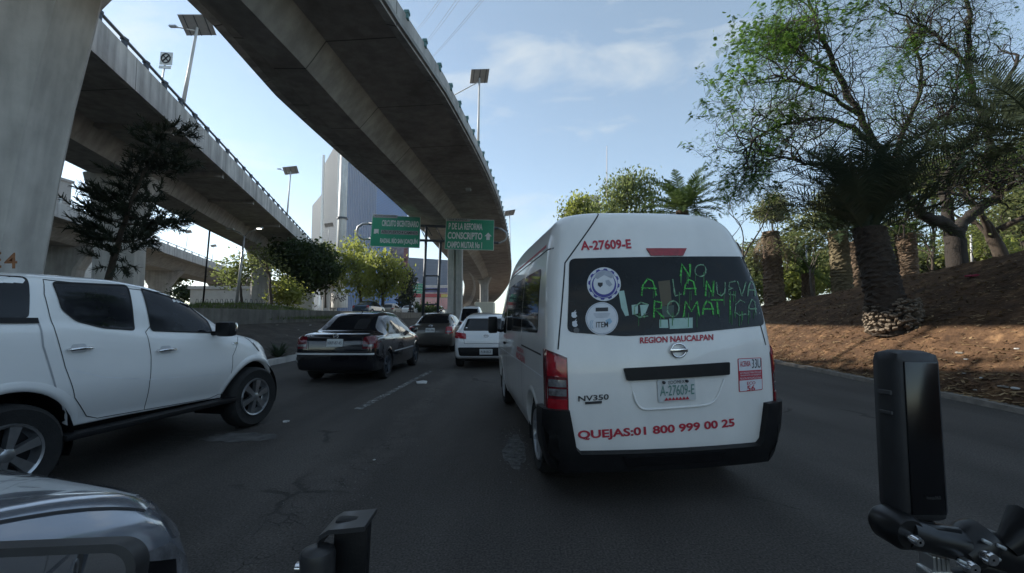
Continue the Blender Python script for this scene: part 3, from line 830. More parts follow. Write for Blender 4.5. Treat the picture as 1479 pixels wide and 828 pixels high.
T.line('bonnet_seam', tpx([(337, 477), (350, 481), (372, 487), (386, 492)]), 'x', .010, GAP)
T.patch('side_marker', tpx([(335, 494.5), (342, 494.5), (342, 497), (335, 497)]), 'x', CHROME, .008, .02)
T.patch('windscreen', rounded([(-.66, 1.24), (.66, 1.24), (.60, 1.60), (-.60, 1.60)], .05), 'Y', GLASS_T, .004, .06)
T.patch('rear_window', rounded([(-.6, 1.40), (.6, 1.40), (.56, 1.62), (-.56, 1.62)], .05), 'y', GLASS_T, .004, .06)
T.patch('grille', rounded([(-.5, .62), (.5, .62), (.55, .80), (-.55, .80)], .03), 'Y', BLACK, .006, .06)
T.patch('front_bumper', rounded([(-.7, .40), (.7, .40), (.72, .52), (-.72, .52)], .03), 'Y', BLACK, .012, .06)
MB().bbox((0, .8, .42), (1.2, 3.4, .2), None, .04).build('underbody', BLACK, T.root)
MB().bbox((TW - .13, .38, .30), (.03, .05, .26), None, .005).build('mud_flap', BLACK, T.root)

# ================================================================ passenger cars, one builder
SEDAN = lambda L_, H_, w: [(0.00, .42, .56, .70, .74, w * .80, .50), (.025, .32, .58, .84, .90, w * .90, .60), (.09, .27, .58, .92, 1.00, w * .955, .66), (.30, .23, .56, .955, 1.04, w * .985, .68),
    (.58, .21, .55, .96, 1.065, w, .64), (.85, .20, .55, .955, H_ * .83, w, .58), (1.25, .19, .54, .945, H_ * .965, w, .56), (1.7, .19, .54, .94, H_, w, .56), (2.3, .19, .54, .925, H_ * .99, w, .56),
    (2.75, .19, .53, .915, H_ * .92, w, .57), (3.15, .19, .53, .905, H_ * .76, w * .995, .62), (3.40, .19, .52, .89, .965, w * .985, .70), (3.85, .2, .5, .80, .885, w * .96, .70), (L_ - .2, .22, .46, .68, .77, w * .88, .64),
    (L_ - .06, .24, .42, .56, .62, w * .78, .56), (L_, .28, .38, .46, .50, w * .66, .48)]
HATCH = lambda L_, H_, w: [(0.00, .42, .56, .72, .76, w * .82, .52), (.03, .32, .58, .86, .90, w * .91, .60), (.10, .27, .58, .94, 1.02, w * .96, .62), (.26, .23, .57, .955, H_ * .80, w * .985, .60),
    (.48, .21, .56, .955, H_ * .94, w, .57), (.8, .20, .55, .95, H_ * .985, w, .56), (1.4, .19, .54, .94, H_, w, .56), (2.0, .19, .54, .925, H_ * .985, w, .56), (2.45, .19, .53, .91, H_ * .91, w, .57),
    (2.85, .19, .53, .90, H_ * .75, w * .995, .62), (3.10, .19, .52, .885, .955, w * .985, .70), (3.5, .2, .5, .81, .885, w * .96, .70), (L_ - .2, .22, .46, .68, .77, w * .88, .64), (L_ - .06, .24, .42, .56, .62, w * .78, .56), (L_, .28, .38, .46, .50, w * .66, .48)]
def car(name, label, cat, x, y, hdg, paint, style='sedan', L_=4.4, H_=1.45, w=.865, group=None, z=0.0, lampmat=None, detail=True, plate=True, rimmat=None, hdark=False):
    c = Shell(name, label, cat, (x, y, z), -R(hdg), group)
    vs, fs = loft_car((SEDAN if style == 'sedan' else HATCH)(L_, H_, w), ns=36)
    ra, fa = (.86, .86 + 2.55) if style == 'sedan' else (.66, .66 + 2.5)
    if style == 'sedan' and L_ < 4.3: ra, fa = .80, .80 + 2.5
    c.set_body(vs, fs, paint, [(ra, .31), (fa, .31)], .355)
    c.ra, c.fa = ra, fa
    for yy in (ra, fa):
        c.arch(yy, .31, .355, paint, width=.04, off=.008)
        for sx in (-1, 1): c.wheel(sx * (w - .115), yy, .31, .2, .66, 5 if detail else 6, rimmat or ALLOY, sx)
    gz = .955
    if style == 'sedan':
        rwz0, rwz1 = 1.085, H_ * .955
        rw_ = [(-.60, rwz0), (.60, rwz0), (.50, rwz1), (-.50, rwz1)]
        sidew = [[(.95, gz + .03), (1.12, gz + .02), (1.12, H_ * .865), (1.05, H_ * .86)], [(1.17, gz + .015), (1.95, gz), (1.95, H_ * .915), (1.55, H_ * .92), (1.20, H_ * .885)], [(2.02, gz), (2.98, gz - .01), (2.72, H_ * .82), (2.50, H_ * .885), (2.02, H_ * .915)]]
        seams = [[(1.14, H_ * .88), (1.14, .78), (1.02, .62)], [(1.985, H_ * .92), (1.985, .30)], [(3.05, .92), (3.08, .60), (3.0, .32)]]
    else:
        rwz0, rwz1 = .99, H_ * .90
        rw_ = [(-.62, rwz0), (.62, rwz0), (.52, rwz1), (-.52, rwz1)]
        sidew = [[(.72, gz + .06), (1.70, gz), (1.70, H_ * .905), (1.2, H_ * .91), (.90, H_ * .87)], [(1.77, gz), (2.68, gz - .01), (2.42, H_ * .83), (2.22, H_ * .88), (1.77, H_ * .905)]]
        seams = [[(1.735, H_ * .92), (1.735, .30)], [(2.75, .92), (2.78, .60), (2.7, .32)], [(.80, .90), (.95, .70)]]
    c.patch('rear_window', rounded(rw_, .06), 'y', GLASS, .004, .08)
    for ax in 'xX':
        for p in sidew: c.patch('side_window', rounded(p, .03), ax, GLASS, .004, .08)
        if detail:
            for p in seams: c.line('door_seam', p, ax, .010, GAP)
            c.line('side_moulding', [(ra + .40, .58), (fa - .40, .575)], ax, .028, TRIM if hdark else paint, .012)
            for yy in ((1.25, 2.12) if style == 'sedan' else (1.0, 1.85)):
                c.patch('door_handle', rounded([(yy, .86), (yy + .17, .86), (yy + .17, .835), (yy, .835)], .008), ax, paint, .022, .04)
    c.patch('windscreen', rounded([(-.62, .98), (.62, .98), (.52, H_ * .92), (-.52, H_ * .92)], .06), 'Y', GLASS, .004, .08)
    for sg in (-1, 1):
        yy = sidew[-1][1][0] - .08
        MB().bbox((sg * (w + .06), yy, gz + .06), (.17, .09, .12), None, .03).build('door_mirror', paint, c.root, True, 40)
        c.patch('headlight', rounded([(sg * .42, .58), (sg * w * .84, .64), (sg * w * .80, .74), (sg * .48, .68)], .03), 'Y', CLEAR_L, .006, .05)
        lm = lampmat or RED_L
        if style == 'sedan':
            o = c.patch('tail_lamp', rounded([(sg * w * .66, .72), (sg * w * .92, .72), (sg * w * .93, .98), (sg * w * .68, .96)], .03), 'y', lm, .010, .04)
            c.patch('lamp_lens', [(sg * w * .68, .765), (sg * w * .91, .765), (sg * w * .91, .81), (sg * w * .68, .81)], 'y', CLEAR_L, .014, .04, parent=o)
            c.patch('lamp_side', [(.04, .73), (.20, .74), (.18, .95), (.08, .97)], 'x' if sg > 0 else 'X', lm, .008, .04, parent=o)
        else:
            o = c.patch('tail_lamp', rounded([(sg * w * .60, .78), (sg * w * .94, .80), (sg * w * .93, .95), (sg * w * .62, .92)], .03), 'y', lm, .012, .04)
            c.patch('lamp_side', [(.05, .80), (.26, .86), (.22, .97), (.08, .95)], 'x' if sg > 0 else 'X', lm, .010, .04, parent=o)
    if style == 'sedan':
        c.line('boot_seam', [(-w * .66, 1.01), (-w * .62, .70), (w * .62, .70), (w * .66, 1.01)], 'y', .010, GAP)
        pz = .84
    else:
        c.line('tailgate_seam', [(-w * .70, .97), (-w * .66, .66), (w * .66, .66), (w * .70, .97)], 'y', .010, GAP)
        pz = .46
    c.pz = pz
    if plate:
        p = c.patch('licence_plate', rounded([(-.165, pz - .075), (.165, pz - .075), (.165, pz + .075), (-.165, pz + .075)], .01), 'y', PLATE, .016, .06)
        c.plate = p
    MB().bbox((0, L_ * .5, .22), (1.2, L_ - .7, .10), None, .03).build('underbody', BLACK, c.root)
    return c

PAINT_B = pm('black_car_paint', (.007, .007, .010), .15, var=.2, scale=3, coat=1.0)
PAINT_G = pm('grey_car_paint', (.075, .068, .062), .28, .35, var=.1, scale=3, coat=.8)
PAINT_S = pm('silver_car_paint', (.26, .28, .32), .17, .55, var=.04, scale=2, coat=1.0)
PAINT_BL = pm('blue_car_paint', (.05, .09, .15), .2, .3, var=.1, scale=3, coat=.8)
PAINT_R = pm('maroon_car_paint', (.10, .03, .03), .25, .2, var=.1, scale=3, coat=.8)

B = car('black_sedan', 'black sedan with chrome bumper strip, beside the white lane dash', 'car', -3.64, 9.15, 1.5, PAINT_B, hdark=True, L_=4.38, H_=1.50, lampmat=RED_D, rimmat=STEEL_D)
B.patch('bumper_strip', [(-.80, .60), (.80, .60), (.80, .635), (-.80, .635)], 'y', TRIM, .026, .06)
B.patch('rear_bumper', [(-.84, .30), (.84, .30), (.86, .58), (-.86, .58)], 'y', PAINT_B, .015, .08)
c = B.hit(0, 1.0, 'y', .01)
B.text('JETTA', (-.62, .955), (-.45, .955), (-.62, .985), 'y', CHROME, off=.014)
e = MB().lathe([(.055, -.006), (.055, -.018), (.044, -.018), (.044, -.006)], B.hit(0, .975, 'y', 0.006), 20, 'y').build('badge', CHROME, B.root, True, 30)
B.text('VW', (-.035, .95), (.035, .95), (-.035, 1.0), 'y', CHROME, off=.016, parent=e)
B.text('NXP-87-45', (-.145, B.pz - .03), (.145, B.pz - .03), (-.145, B.pz + .03), 'y', TXT_D, off=.022, parent=B.plate)
B.patch('headrest', rounded([(.12, 1.10), (.42, 1.10), (.40, 1.32), (.14, 1.32)], .06), 'y', BLACK, .006, .05)
MB().tube([(0, 1.55, 1.49), (0, 1.50, 1.53), (0, 1.4, 1.56)], [.015, .012, .004], 6).build('antenna', BLACK, B.root, True)

G = car('grey_sedan', 'dark grey sedan ahead of the black one, with pale rear plate', 'car', -3.02, 16.4, 1.0, PAINT_G, L_=4.45, H_=1.49, w=.85)
G.text('PEK 49B', (-.14, G.pz - .03), (.14, G.pz - .03), (-.14, G.pz + .03), 'y', TXT_D, off=.022, parent=G.plate)
e = MB().tube([G.hit(.06 * math.cos(t), .985 + .045 * math.sin(t), 'y', .012) for t in np.linspace(0, 6.283, 17)], .007, 6, False).build('badge', CHROME, G.root, True)
MB().tube([G.hit(-.09, .985, 'y', .016), G.hit(.09, .985, 'y', .016)], .008, 6).build('badge_bar', CHROME, e, True)
MB().tube([(0, 1.5, 1.47), (0, 1.40, 1.56)], [.012, .004], 6).build('antenna', BLACK, G.root, True)

K = car('white_hatchback', 'small white hatchback half hidden ahead of the van', 'car', -.68, 11.7, 0.0, WHITE_H, 'hatch', L_=4.05, H_=1.46, w=.865, plate=False)
K.patch('rear_bumper', rounded([(-.70, .34), (.70, .34), (.74, .56), (-.74, .56)], .05), 'y', BLACK, .012, .06)
p = K.patch('licence_plate', rounded([(-.17, .38), (.17, .38), (.17, .52), (-.17, .52)], .01), 'y', PLATE, .02, .06)
K.text('A18-BCE', (-.14, .425), (.14, .425), (-.14, .48), 'y', TXT_D, off=.026, parent=p)
e = MB().tube([K.hit(.065 * math.cos(t), .86 + .035 * math.sin(t), 'y', .012) for t in np.linspace(0, 6.283, 17)], .006, 6, False).build('badge', CHROME, K.root, True)
K.text('KIA', (-.045, .845), (.045, .845), (-.045, .875), 'y', TXT_D, off=.012, parent=e)

N = car('silver_car', 'silver grey car in the near left corner with glossy bonnet', 'car', -2.87, -2.335, 16.0, PAINT_S, 'hatch', L_=4.25, H_=1.50, w=.90)
N.root.scale = (1, 1, 1.17)
for sg in (-1, 1):
    o = N.patch('headlight', [(3.92, .58), (4.12, .53), (4.14, .57), (4.06, .645), (3.92, .67)], 'x' if sg > 0 else 'X', CLEAR_L, .006, .04)
    N.patch('lamp_lens', [(3.95, .60), (4.07, .565), (4.07, .60), (3.96, .645)], 'x' if sg > 0 else 'X', BLACK_G, .009, .04, parent=o)
    N.line('bonnet_crease', [(sg * .34, 3.95), (sg * .44, 3.2)], 'z', .012, PAINT_S, .006)
    N.line('bonnet_seam', [(sg * .72, 4.02), (sg * .745, 3.6), (sg * .76, 3.1)], 'z', .008, GAP)
# ================================================================ ground, road, banks
def nodes_mat(name):
    m = bpy.data.materials.new(name); m.use_nodes = True
    return m, m.node_tree.nodes, m.node_tree.links.new
def asphalt():
    m, N, K = nodes_mat('asphalt'); b = N['Principled BSDF']; b.inputs['Roughness'].default_value = 0.82; b.inputs['Specular IOR Level'].default_value = 0.35
    co = N.new('ShaderNodeTexCoord')
    def noise(sc, det=6, st=(1, 1, 1), dist=0):
        mp_ = N.new('ShaderNodeMapping'); mp_.inputs['Scale'].default_value = st; K(co.outputs['Object'], mp_.inputs[0])
        n = N.new('ShaderNodeTexNoise'); n.inputs['Scale'].default_value = sc; n.inputs['Detail'].default_value = det; n.inputs['Distortion'].default_value = dist; K(mp_.outputs[0], n.inputs['Vector']); return n
    def ramp(s, p0, c0, p1, c1):
        r = N.new('ShaderNodeValToRGB'); e = r.color_ramp.elements
        e[0].position = p0; e[0].color = (c0,) * 3 + (1,); e[1].position = p1; e[1].color = (c1,) * 3 + (1,); K(s, r.inputs[0]); return r.outputs[0]
    def mul(a, b_):
        x = N.new('ShaderNodeMix'); x.data_type = 'RGBA'; x.blend_type = 'MULTIPLY'; x.inputs[0].default_value = 1; K(a, x.inputs[6]); K(b_, x.inputs[7]); return x.outputs[2]
    def math_(op, a, b_):
        x = N.new('ShaderNodeMath'); x.operation = op
        for i, q in enumerate((a, b_)):
            if isinstance(q, (int, float)): x.inputs[i].default_value = q
            else: K(q, x.inputs[i])
        return x.outputs[0]
    base = ramp(noise(1.2, 4, (1, .03, 1)).outputs['Fac'], .3, .043, .7, .065)
    big = ramp(noise(1.1, 9, (1, .35, 1)).outputs['Fac'], .35, .78, .65, 1.16)
    fine = ramp(noise(70, 4).outputs['Fac'], .32, .45, .7, 1.6)
    vo = N.new('ShaderNodeTexVoronoi'); vo.inputs['Scale'].default_value = 230; K(co.outputs['Object'], vo.inputs['Vector'])
    chip = ramp(vo.outputs['Color'], .90, 1.0, .97, 2.6)
    # cracking along the lane seam
    sx = N.new('ShaderNodeSeparateXYZ'); K(co.outputs['Object'], sx.inputs[0])
    wob = noise(.9, 6)
    seamx = math_('ABSOLUTE', math_('ADD', math_('SUBTRACT', sx.outputs[0], -1.42), math_('MULTIPLY', math_('SUBTRACT', wob.outputs['Fac'], .5), 1.0)), 0)
    band = ramp(seamx, .10, 1.0, .34, 0.0)
    n2 = noise(1.6, 4); dx = N.new('ShaderNodeVectorMath'); dx.operation = 'SCALE'; dx.inputs['Scale'].default_value = .5; K(n2.outputs['Color'], dx.inputs[0])
    ad = N.new('ShaderNodeVectorMath'); K(co.outputs['Object'], ad.inputs[0]); K(dx.outputs[0], ad.inputs[1])
    v2 = N.new('ShaderNodeTexVoronoi'); v2.feature = 'DISTANCE_TO_EDGE'; v2.inputs['Scale'].default_value = 5.5; K(ad.outputs[0], v2.inputs['Vector'])
    cr = math_('MULTIPLY', ramp(v2.outputs['Distance'], .010, 1.0, .035, 0.0), ramp(noise(2.6, 5).outputs['Fac'], .46, 0, .58, 1))
    v3 = N.new('ShaderNodeTexVoronoi'); v3.feature = 'DISTANCE_TO_EDGE'; v3.inputs['Scale'].default_value = .42; K(ad.outputs[0], v3.inputs['Vector'])
    cr3 = math_('MULTIPLY', ramp(v3.outputs['Distance'], .004, 1.0, .012, 0.0), ramp(noise(.7, 3).outputs['Fac'], .57, 0, .62, 1))
    crack = math_('MAXIMUM', math_('MULTIPLY', cr, band), cr3)
    dark = ramp(crack, 0.0, 1.0, 1.0, .5)
    worn = ramp(math_('MULTIPLY', band, noise(6, 6).outputs['Fac']), .2, 1.0, .62, 1.35)
    col = mul(mul(mul(mul(mul(base, big), fine), chip), worn), dark)
    tint = N.new('ShaderNodeMix'); tint.data_type = 'RGBA'; tint.blend_type = 'MULTIPLY'; tint.inputs[0].default_value = 1; tint.inputs[7].default_value = (1.10, .985, .88, 1); K(col, tint.inputs[6])
    K(tint.outputs[2], b.inputs['Base Color'])
    h = math_('SUBTRACT', math_('ADD', math_('MULTIPLY', noise(110, 3).outputs['Fac'], .5), math_('MULTIPLY', noise(7, 5).outputs['Fac'], 1.2)), math_('MULTIPLY', crack, .9))
    bu = N.new('ShaderNodeBump'); bu.inputs['Strength'].default_value = .8; bu.inputs['Distance'].default_value = .012; K(h, bu.inputs['Height']); K(bu.outputs[0], b.inputs['Normal'])
    return m
ASPH = asphalt()
def soil(name, c1, c2, c3, sc=3.0):
    m, N, K = nodes_mat(name); b = N['Principled BSDF']; b.inputs['Roughness'].default_value = .95; b.inputs['Specular IOR Level'].default_value = .15
    co = N.new('ShaderNodeTexCoord')
    n = N.new('ShaderNodeTexNoise'); n.inputs['Scale'].default_value = sc; n.inputs['Detail'].default_value = 9; n.inputs['Roughness'].default_value = .7; K(co.outputs['Object'], n.inputs['Vector'])
    r = N.new('ShaderNodeValToRGB'); e = r.color_ramp.elements
    e[0].position = .32; e[0].color = (*c1, 1); e[1].position = .55; e[1].color = (*c2, 1); x = e.new(.75); x.color = (*c3, 1)
    K(n.outputs['Fac'], r.inputs[0]); K(r.outputs[0], b.inputs['Base Color'])
    n3 = N.new('ShaderNodeTexNoise'); n3.inputs['Scale'].default_value = 14; n3.inputs['Detail'].default_value = 8; K(co.outputs['Object'], n3.inputs['Vector'])
    bu = N.new('ShaderNodeBump'); bu.inputs['Strength'].default_value = .9; bu.inputs['Distance'].default_value = .06; K(n3.outputs['Fac'], bu.inputs['Height']); K(bu.outputs[0], b.inputs['Normal'])
    return m
SOIL = soil('park_soil', (.048, .029, .019), (.110, .064, .037), (.30, .18, .095), 2.4)
DIRT = soil('median_dirt', (.050, .044, .038), (.085, .075, .065), (.13, .115, .10), 1.4)
GROUND = soil('dusty_ground', (.10, .095, .085), (.14, .13, .12), (.19, .18, .165), .3)

def sheet(name, xs, ys, zf, mat):
    vs = [(x, y, zf(x, y)) for y in ys for x in xs]; n = len(xs)
    fs = [(j*n + i, j*n + i + 1, (j+1)*n + i + 1, (j+1)*n + i) for j in range(len(ys) - 1) for i in range(n - 1)]
    return struct(raw(name, vs, fs, mat, None, True))
sheet('ground', np.linspace(-1300, 1300, 20), np.linspace(-700, 1900, 20), lambda x, y: -.06, GROUND)
sheet('road', np.linspace(-6.9, 9.5, 12), np.linspace(-25, 420, 60), lambda x, y: 0.0, ASPH)
def kerbx(y): return 6.95 + .055 * max(-5, min(y, 40)) - .0016 * max(0, y - 14) ** 2
m = MB(); pr = [(-6.95, -.05), (-6.95, .15), (-6.72, .15), (-6.70, -.05)]
m.prism(pr, lambda a, b, t: (a, t, b), -20, 130); struct(m.build('left_kerb', CONC_L))
ys = np.linspace(-10, 60, 90)
vs = []
for y in ys:
    k = kerbx(y)
    j = rnd.uniform(-.012, .012)
    vs += [(k + j, y, -.05), (k + .01 + j, y, .085 + j), (k + .16, y, .095 + j), (k + .18, y, -.05)]
m = MB().add(vs, [(4*i+a, 4*i+a+1, 4*i+a+5, 4*i+a+4) for i in range(len(ys) - 1) for a in range(3)])
struct(m.build('right_kerb', pm('old_kerb_stone', (.22, .20, .175), .9, var=.35, scale=5, bump=.5, bscale=20)))
def crest(y): return max(1.0, min(3.3, 2.93 - .095 * (y - 10.8)))
import mathutils
def nz3(x, y, s, z=0.0): return mathutils.noise.noise(Vector((x * s, y * s, z)))
def hill(x, y):
    k = kerbx(y) + .15
    t = max(0, (x - k)) / (12.6 - k) if k < 12 else 0
    h = crest(y)
    e = min(1, t)
    z = .08 + (h - .08) * (e * (1.25 - .25 * e))
    if t > 1: z = h - .02 * min(30, (x - 12.6)) + .25 * nz3(x, y, .25)
    return z + (.07 * nz3(x, y, .9) + .035 * nz3(x, y, 2.7)) * min(1, t * 6 + .15)
xs = np.concatenate([np.linspace(6.0, 14, 60), np.linspace(14.5, 90, 40)])
vs = []; ysl = np.concatenate([np.linspace(-8, 30, 110), np.linspace(31, 140, 40)])
for y in ysl:
    k = kerbx(y) + .15
    for x in xs:
        xx = k + (x - 6.0)
        vs.append((xx, y, hill(xx, y)))
n = len(xs)
struct(raw('hillside', vs, [(j*n+i, j*n+i+1, (j+1)*n+i+1, (j+1)*n+i) for j in range(len(ysl)-1) for i in range(n-1)], SOIL, None, True))
# left verge: dirt slope, wall, raised ground
def verge(x, y):
    t = max(0, min(1, (-6.95 - x) / 4.7))
    return .10 + .92 * t ** 1.2 + (.06 * nz3(x, y, 1.1) + .03 * nz3(x, y, 3.1)) * (1 - abs(2 * t - 1) ** 4)
sheet('verge', np.linspace(-6.95, -11.8, 40), np.linspace(-5, 130, 180), verge, DIRT)
def upper(x, y):
    z = 1.0
    d = ((x + 15.8) / 3.8) ** 2 + ((y - 26) / 11) ** 2
    z += 1.0 * math.exp(-d * 1.1) + .05 * nz3(x, y, .8)
    d2 = ((x + 20) / 5) ** 2 + ((y - 52) / 8) ** 2
    return z + .8 * math.exp(-d2 * 1.2)
sheet('upper_ground', np.concatenate([np.linspace(-11.7, -26, 50), np.linspace(-27, -200, 12)]), np.concatenate([np.linspace(-10, 70, 90), np.linspace(72, 420, 20)]), upper, soil('upper_soil', (.07, .06, .045), (.12, .105, .08), (.16, .145, .115), .9))
sheet('upper_road', np.linspace(-12.4, -21.5, 4), np.linspace(37, 300, 20), lambda x, y: 1.30, ASPH)
SOOT = pm('grimy_wall_concrete', (.155, .145, .13), .9, var=.3, scale=1.6, bump=.4, bscale=16, streak=.35)
wall = thing('barrier_wall', 'low grey concrete wall of long panels along the dirt slope', 'wall', (-11.65, 10, 1.0))
y = 9.0
for k in range(22):
    L_ = 5.2
    MB().bbox((rnd.uniform(-.02, .02), y - 10 + L_ / 2, .19 + rnd.uniform(-.02, .02)), (.24, L_ - .03, .9), None, .02).build('wall_panel', SOOT, wall)
    y += L_
# painted lane dashes, worn
def paint_mat():
    m, N, K = nodes_mat('worn_road_paint'); b = N['Principled BSDF']; b.inputs['Base Color'].default_value = (.34, .34, .33, 1); b.inputs['Roughness'].default_value = .8
    co = N.new('ShaderNodeTexCoord'); n = N.new('ShaderNodeTexNoise'); n.inputs['Scale'].default_value = 9; n.inputs['Detail'].default_value = 9; n.inputs['Roughness'].default_value = .75; K(co.outputs['Object'], n.inputs['Vector'])
    r = N.new('ShaderNodeValToRGB'); r.color_ramp.elements[0].position = .43; r.color_ramp.elements[1].position = .60; r.color_ramp.elements[1].color = (.8, .8, .8, 1); K(n.outputs['Fac'], r.inputs[0]); K(r.outputs[0], b.inputs['Alpha'])
    return m
PAINT = paint_mat()
def road_strip(name, pts, w, mat, z=.005):
    vs = []; P_ = []
    for i in range(len(pts) - 1):
        a, b = Vector(pts[i]), Vector(pts[i + 1]); k = max(2, int((b - a).length / .08))
        P_ += [a.lerp(b, j / k) for j in range(k)]
    P_.append(Vector(pts[-1]))
    for i, p in enumerate(P_):
        d = P_[min(i + 1, len(P_) - 1)] - P_[max(i - 1, 0)]; d.normalize(); n_ = Vector((-d.y, d.x))
        ww = w / 2
        vs += [(p.x + n_.x * (ww + rnd.uniform(-.015, .015)), p.y + n_.y * ww, z), (p.x - n_.x * (ww + rnd.uniform(-.015, .015)), p.y - n_.y * ww, z)]
    return struct(raw(name, vs, [(2*i, 2*i+1, 2*i+3, 2*i+2) for i in range(len(P_) - 1)], mat))
a, b = onz(516, 592), onz(623, 536)
road_strip('lane_marking', [(a.x, a.y), (b.x, b.y)], .14, PAINT)
for y0 in (18.5, 26, 34, 42, 50): road_strip('lane_marking', [(-1.75 + .01 * y0, y0), (-1.72 + .01 * y0, y0 + 3.6)], .13, PAINT)
def blob(name, u, v, rx, ry, mat, z=.005, seed=1):
    c_ = onz(u, v); q = random.Random(seed); pts = []
    for k in range(30):
        a = 2 * math.pi * k / 30; m_ = 1 + q.uniform(-.18, .18); pts.append((c_.x + rx * m_ * math.cos(a), c_.y + ry * m_ * math.sin(a), z))
    return struct(raw(name, pts, [tuple(range(30))], mat))
blob('road_patch', 348, 632, .42, .20, pm('dusty_patch', (.085, .083, .08), .9, var=.5, scale=7), .004, 3)
blob('road_patch', 744, 650, .12, .55, pm('broken_asphalt', (.10, .10, .098), .9, var=.7, scale=16, bump=1, bscale=50), .004, 4)

# ================================================================ viaducts
def deck_mesh(st, wing=.32):
    """st rows: y, xl, xr, z(soffit edge) -> concrete box girder deck section swept along"""
    vs = []
    for y, xl, xr, z in st:
        w = xr - xl; c_ = (xl + xr) / 2; g = w * .19
        P_ = [(xl, z), (c_ - w * .36, z - .12), (c_ - g, z - 1.25), (c_ + g, z - 1.25), (c_ + w * .36, z - .12), (xr, z), (xr, z + .30), (xl, z + .30)]
        vs += [(x, y, q) for x, q in P_]
    n = 8
    fs = [(i*n + k, i*n + (k+1) % n, (i+1)*n + (k+1) % n, (i+1)*n + k) for i in range(len(st) - 1) for k in range(n)]
    fs += [tuple(range(n - 1, -1, -1)), tuple((len(st) - 1) * n + k for k in range(n))]
    return MB().add(vs, fs)
def smooth_st(st, step=2.0):
    a = np.array(st, float); yq = np.arange(a[0,0], a[-1,0] + .1, step)
    return np.stack([yq] + [pchip(a[:,0], a[:,i], yq) for i in range(1, a.shape[1])], 1)
def parapet(st, side, root, h=.95, t=.22, mat=CONC_J, name='parapet'):
    vs = []
    for y, xl, xr, z in st:
        x = xr if side > 0 else xl
        vs += [(x + side * .05, y, z - .06), (x + side * .05, y, z + .30 + h), (x - side * t, y, z + .30 + h), (x - side * t, y, z - .0)]
    fs = [(4*i+k, 4*i+(k+1) % 4, 4*i+4+(k+1) % 4, 4*i+4+k) for i in range(len(st) - 1) for k in range(4)] + [(3, 2, 1, 0), tuple(4 * (len(st) - 1) + k for k in range(4))]
    return MB().add(vs, fs).build(name, mat, root)
def rail(st, side, root, y0, y1, gap, mat_post, mat_rail, hgt=.42, outer=False, h=.95):
    a = np.array(st)
    col = 2 if side > 0 else 1
    X = lambda y: float(np.interp(y, a[:,0], a[:,col])) ; Z = lambda y: float(np.interp(y, a[:,0], a[:,3])) + .30 + h
    ref = MB().bbox((0, 0, hgt / 2), (.11, .16, hgt), None, .02).add([], [])
    ref.bbox((.0, 0, hgt - .05), (.16, .2, .10), None, .02)
    o = ref.build('railing_post', mat_post, root); first = True
    y = y0; k = 0
    while y < y1:
        p = o if first else o.copy()
        if not first: COL.objects.link(p); p.parent = root
        first = False
        p.location = (X(y) - side * (-.05 if outer else .08), y, Z(y) - (.12 if outer else 0)); y += gap * (1 + y / 120); k += 1
        if k >= 95: break
    if mat_rail:
        pts = [(X(q) - side * .08, q, Z(q) + hgt - .05) for q in np.arange(y0, y1, 3)]
        MB().tube(pts, .055, 8).build('handrail', mat_rail, root, True)
def flared_column(x, y, ztop, w, d, root, mat=CONC, flare=1.6, zf=2.6, rot=0.0, zbase=-.05, sym=True, grooves=True):
    prof = [(zbase, 1), (ztop - zf, 1), (ztop - zf * .62, 1 + flare * .10), (ztop - zf * .32, 1 + flare * .42), (ztop - zf * .1, 1 + flare * .85), (ztop, 1 + flare)]
    vs = []; c_, s_ = math.cos(rot), math.sin(rot)
    for z, k in prof:
        hw, hd = w / 2 * k, d / 2
        ch = .22
        for a, b in ((-hw + ch, -hd), (hw - ch, -hd), (hw, -hd + ch), (hw, hd - ch), (hw - ch, hd), (-hw + ch, hd), (-hw, hd - ch), (-hw, -hd + ch)):
            vs.append((x + a * c_ - b * s_, y + a * s_ + b * c_, z))
    n = 8
    fs = [(i*n+k, i*n+(k+1) % n, (i+1)*n+(k+1) % n, (i+1)*n+k) for i in range(len(prof)-1) for k in range(n)] + [tuple(range(n-1, -1, -1)), tuple((len(prof)-1)*n + k for k in range(n))]
    return MB().add(vs, fs).build('column', mat, root)

v1 = thing('viaduct', 'dark elevated road passing overhead from upper left to the road centre', 'bridge', (-6, 0, 0))
v1.location = (0, 0, 0)
S1 = smooth_st([(-40, -13.5, -7.5, 9.6), (-15, -9.6, -5.6, 9.6), (0, -8.6, -4.9, 9.6), (11.5, -8.35, -3.4, 9.6), (16.5, -8.75, -2.5, 9.6), (34, -8.5, -.95, 9.6), (50, -8.8, -.45, 9.5), (72, -9.3, -.2, 9.2), (95, -10.4, -.6, 8.5), (115, -12.4, -2.0, 7.6), (150, -17.5, -6.5, 5.4), (200, -30, -18, 4.2), (260, -52, -39, 4.0)])
def deck1(st):
    vs = []
    for y, xl, xr, z in st:
        w = xr - xl
        P_ = [(xl, z), (xl + w * .20, z - .05), (xl + w * .27, z - .95), (xl + w * .45, z - .95), (xl + w * .56, z - .12), (xr - .35, z), (xr, z + .02), (xr, z + .30), (xl, z + .30)]
        vs += [(x, y, q) for x, q in P_]
    n = 9
    fs = [(i*n + k, i*n + (k+1) % n, (i+1)*n + (k+1) % n, (i+1)*n + k) for i in range(len(st) - 1) for k in range(n)]
    fs += [tuple(range(n - 1, -1, -1)), tuple((len(st) - 1) * n + k for k in range(n))]
    return MB().add(vs, fs)
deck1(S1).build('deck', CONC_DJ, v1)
for sd_ in (1, -1): parapet(S1, sd_, v1, .42)
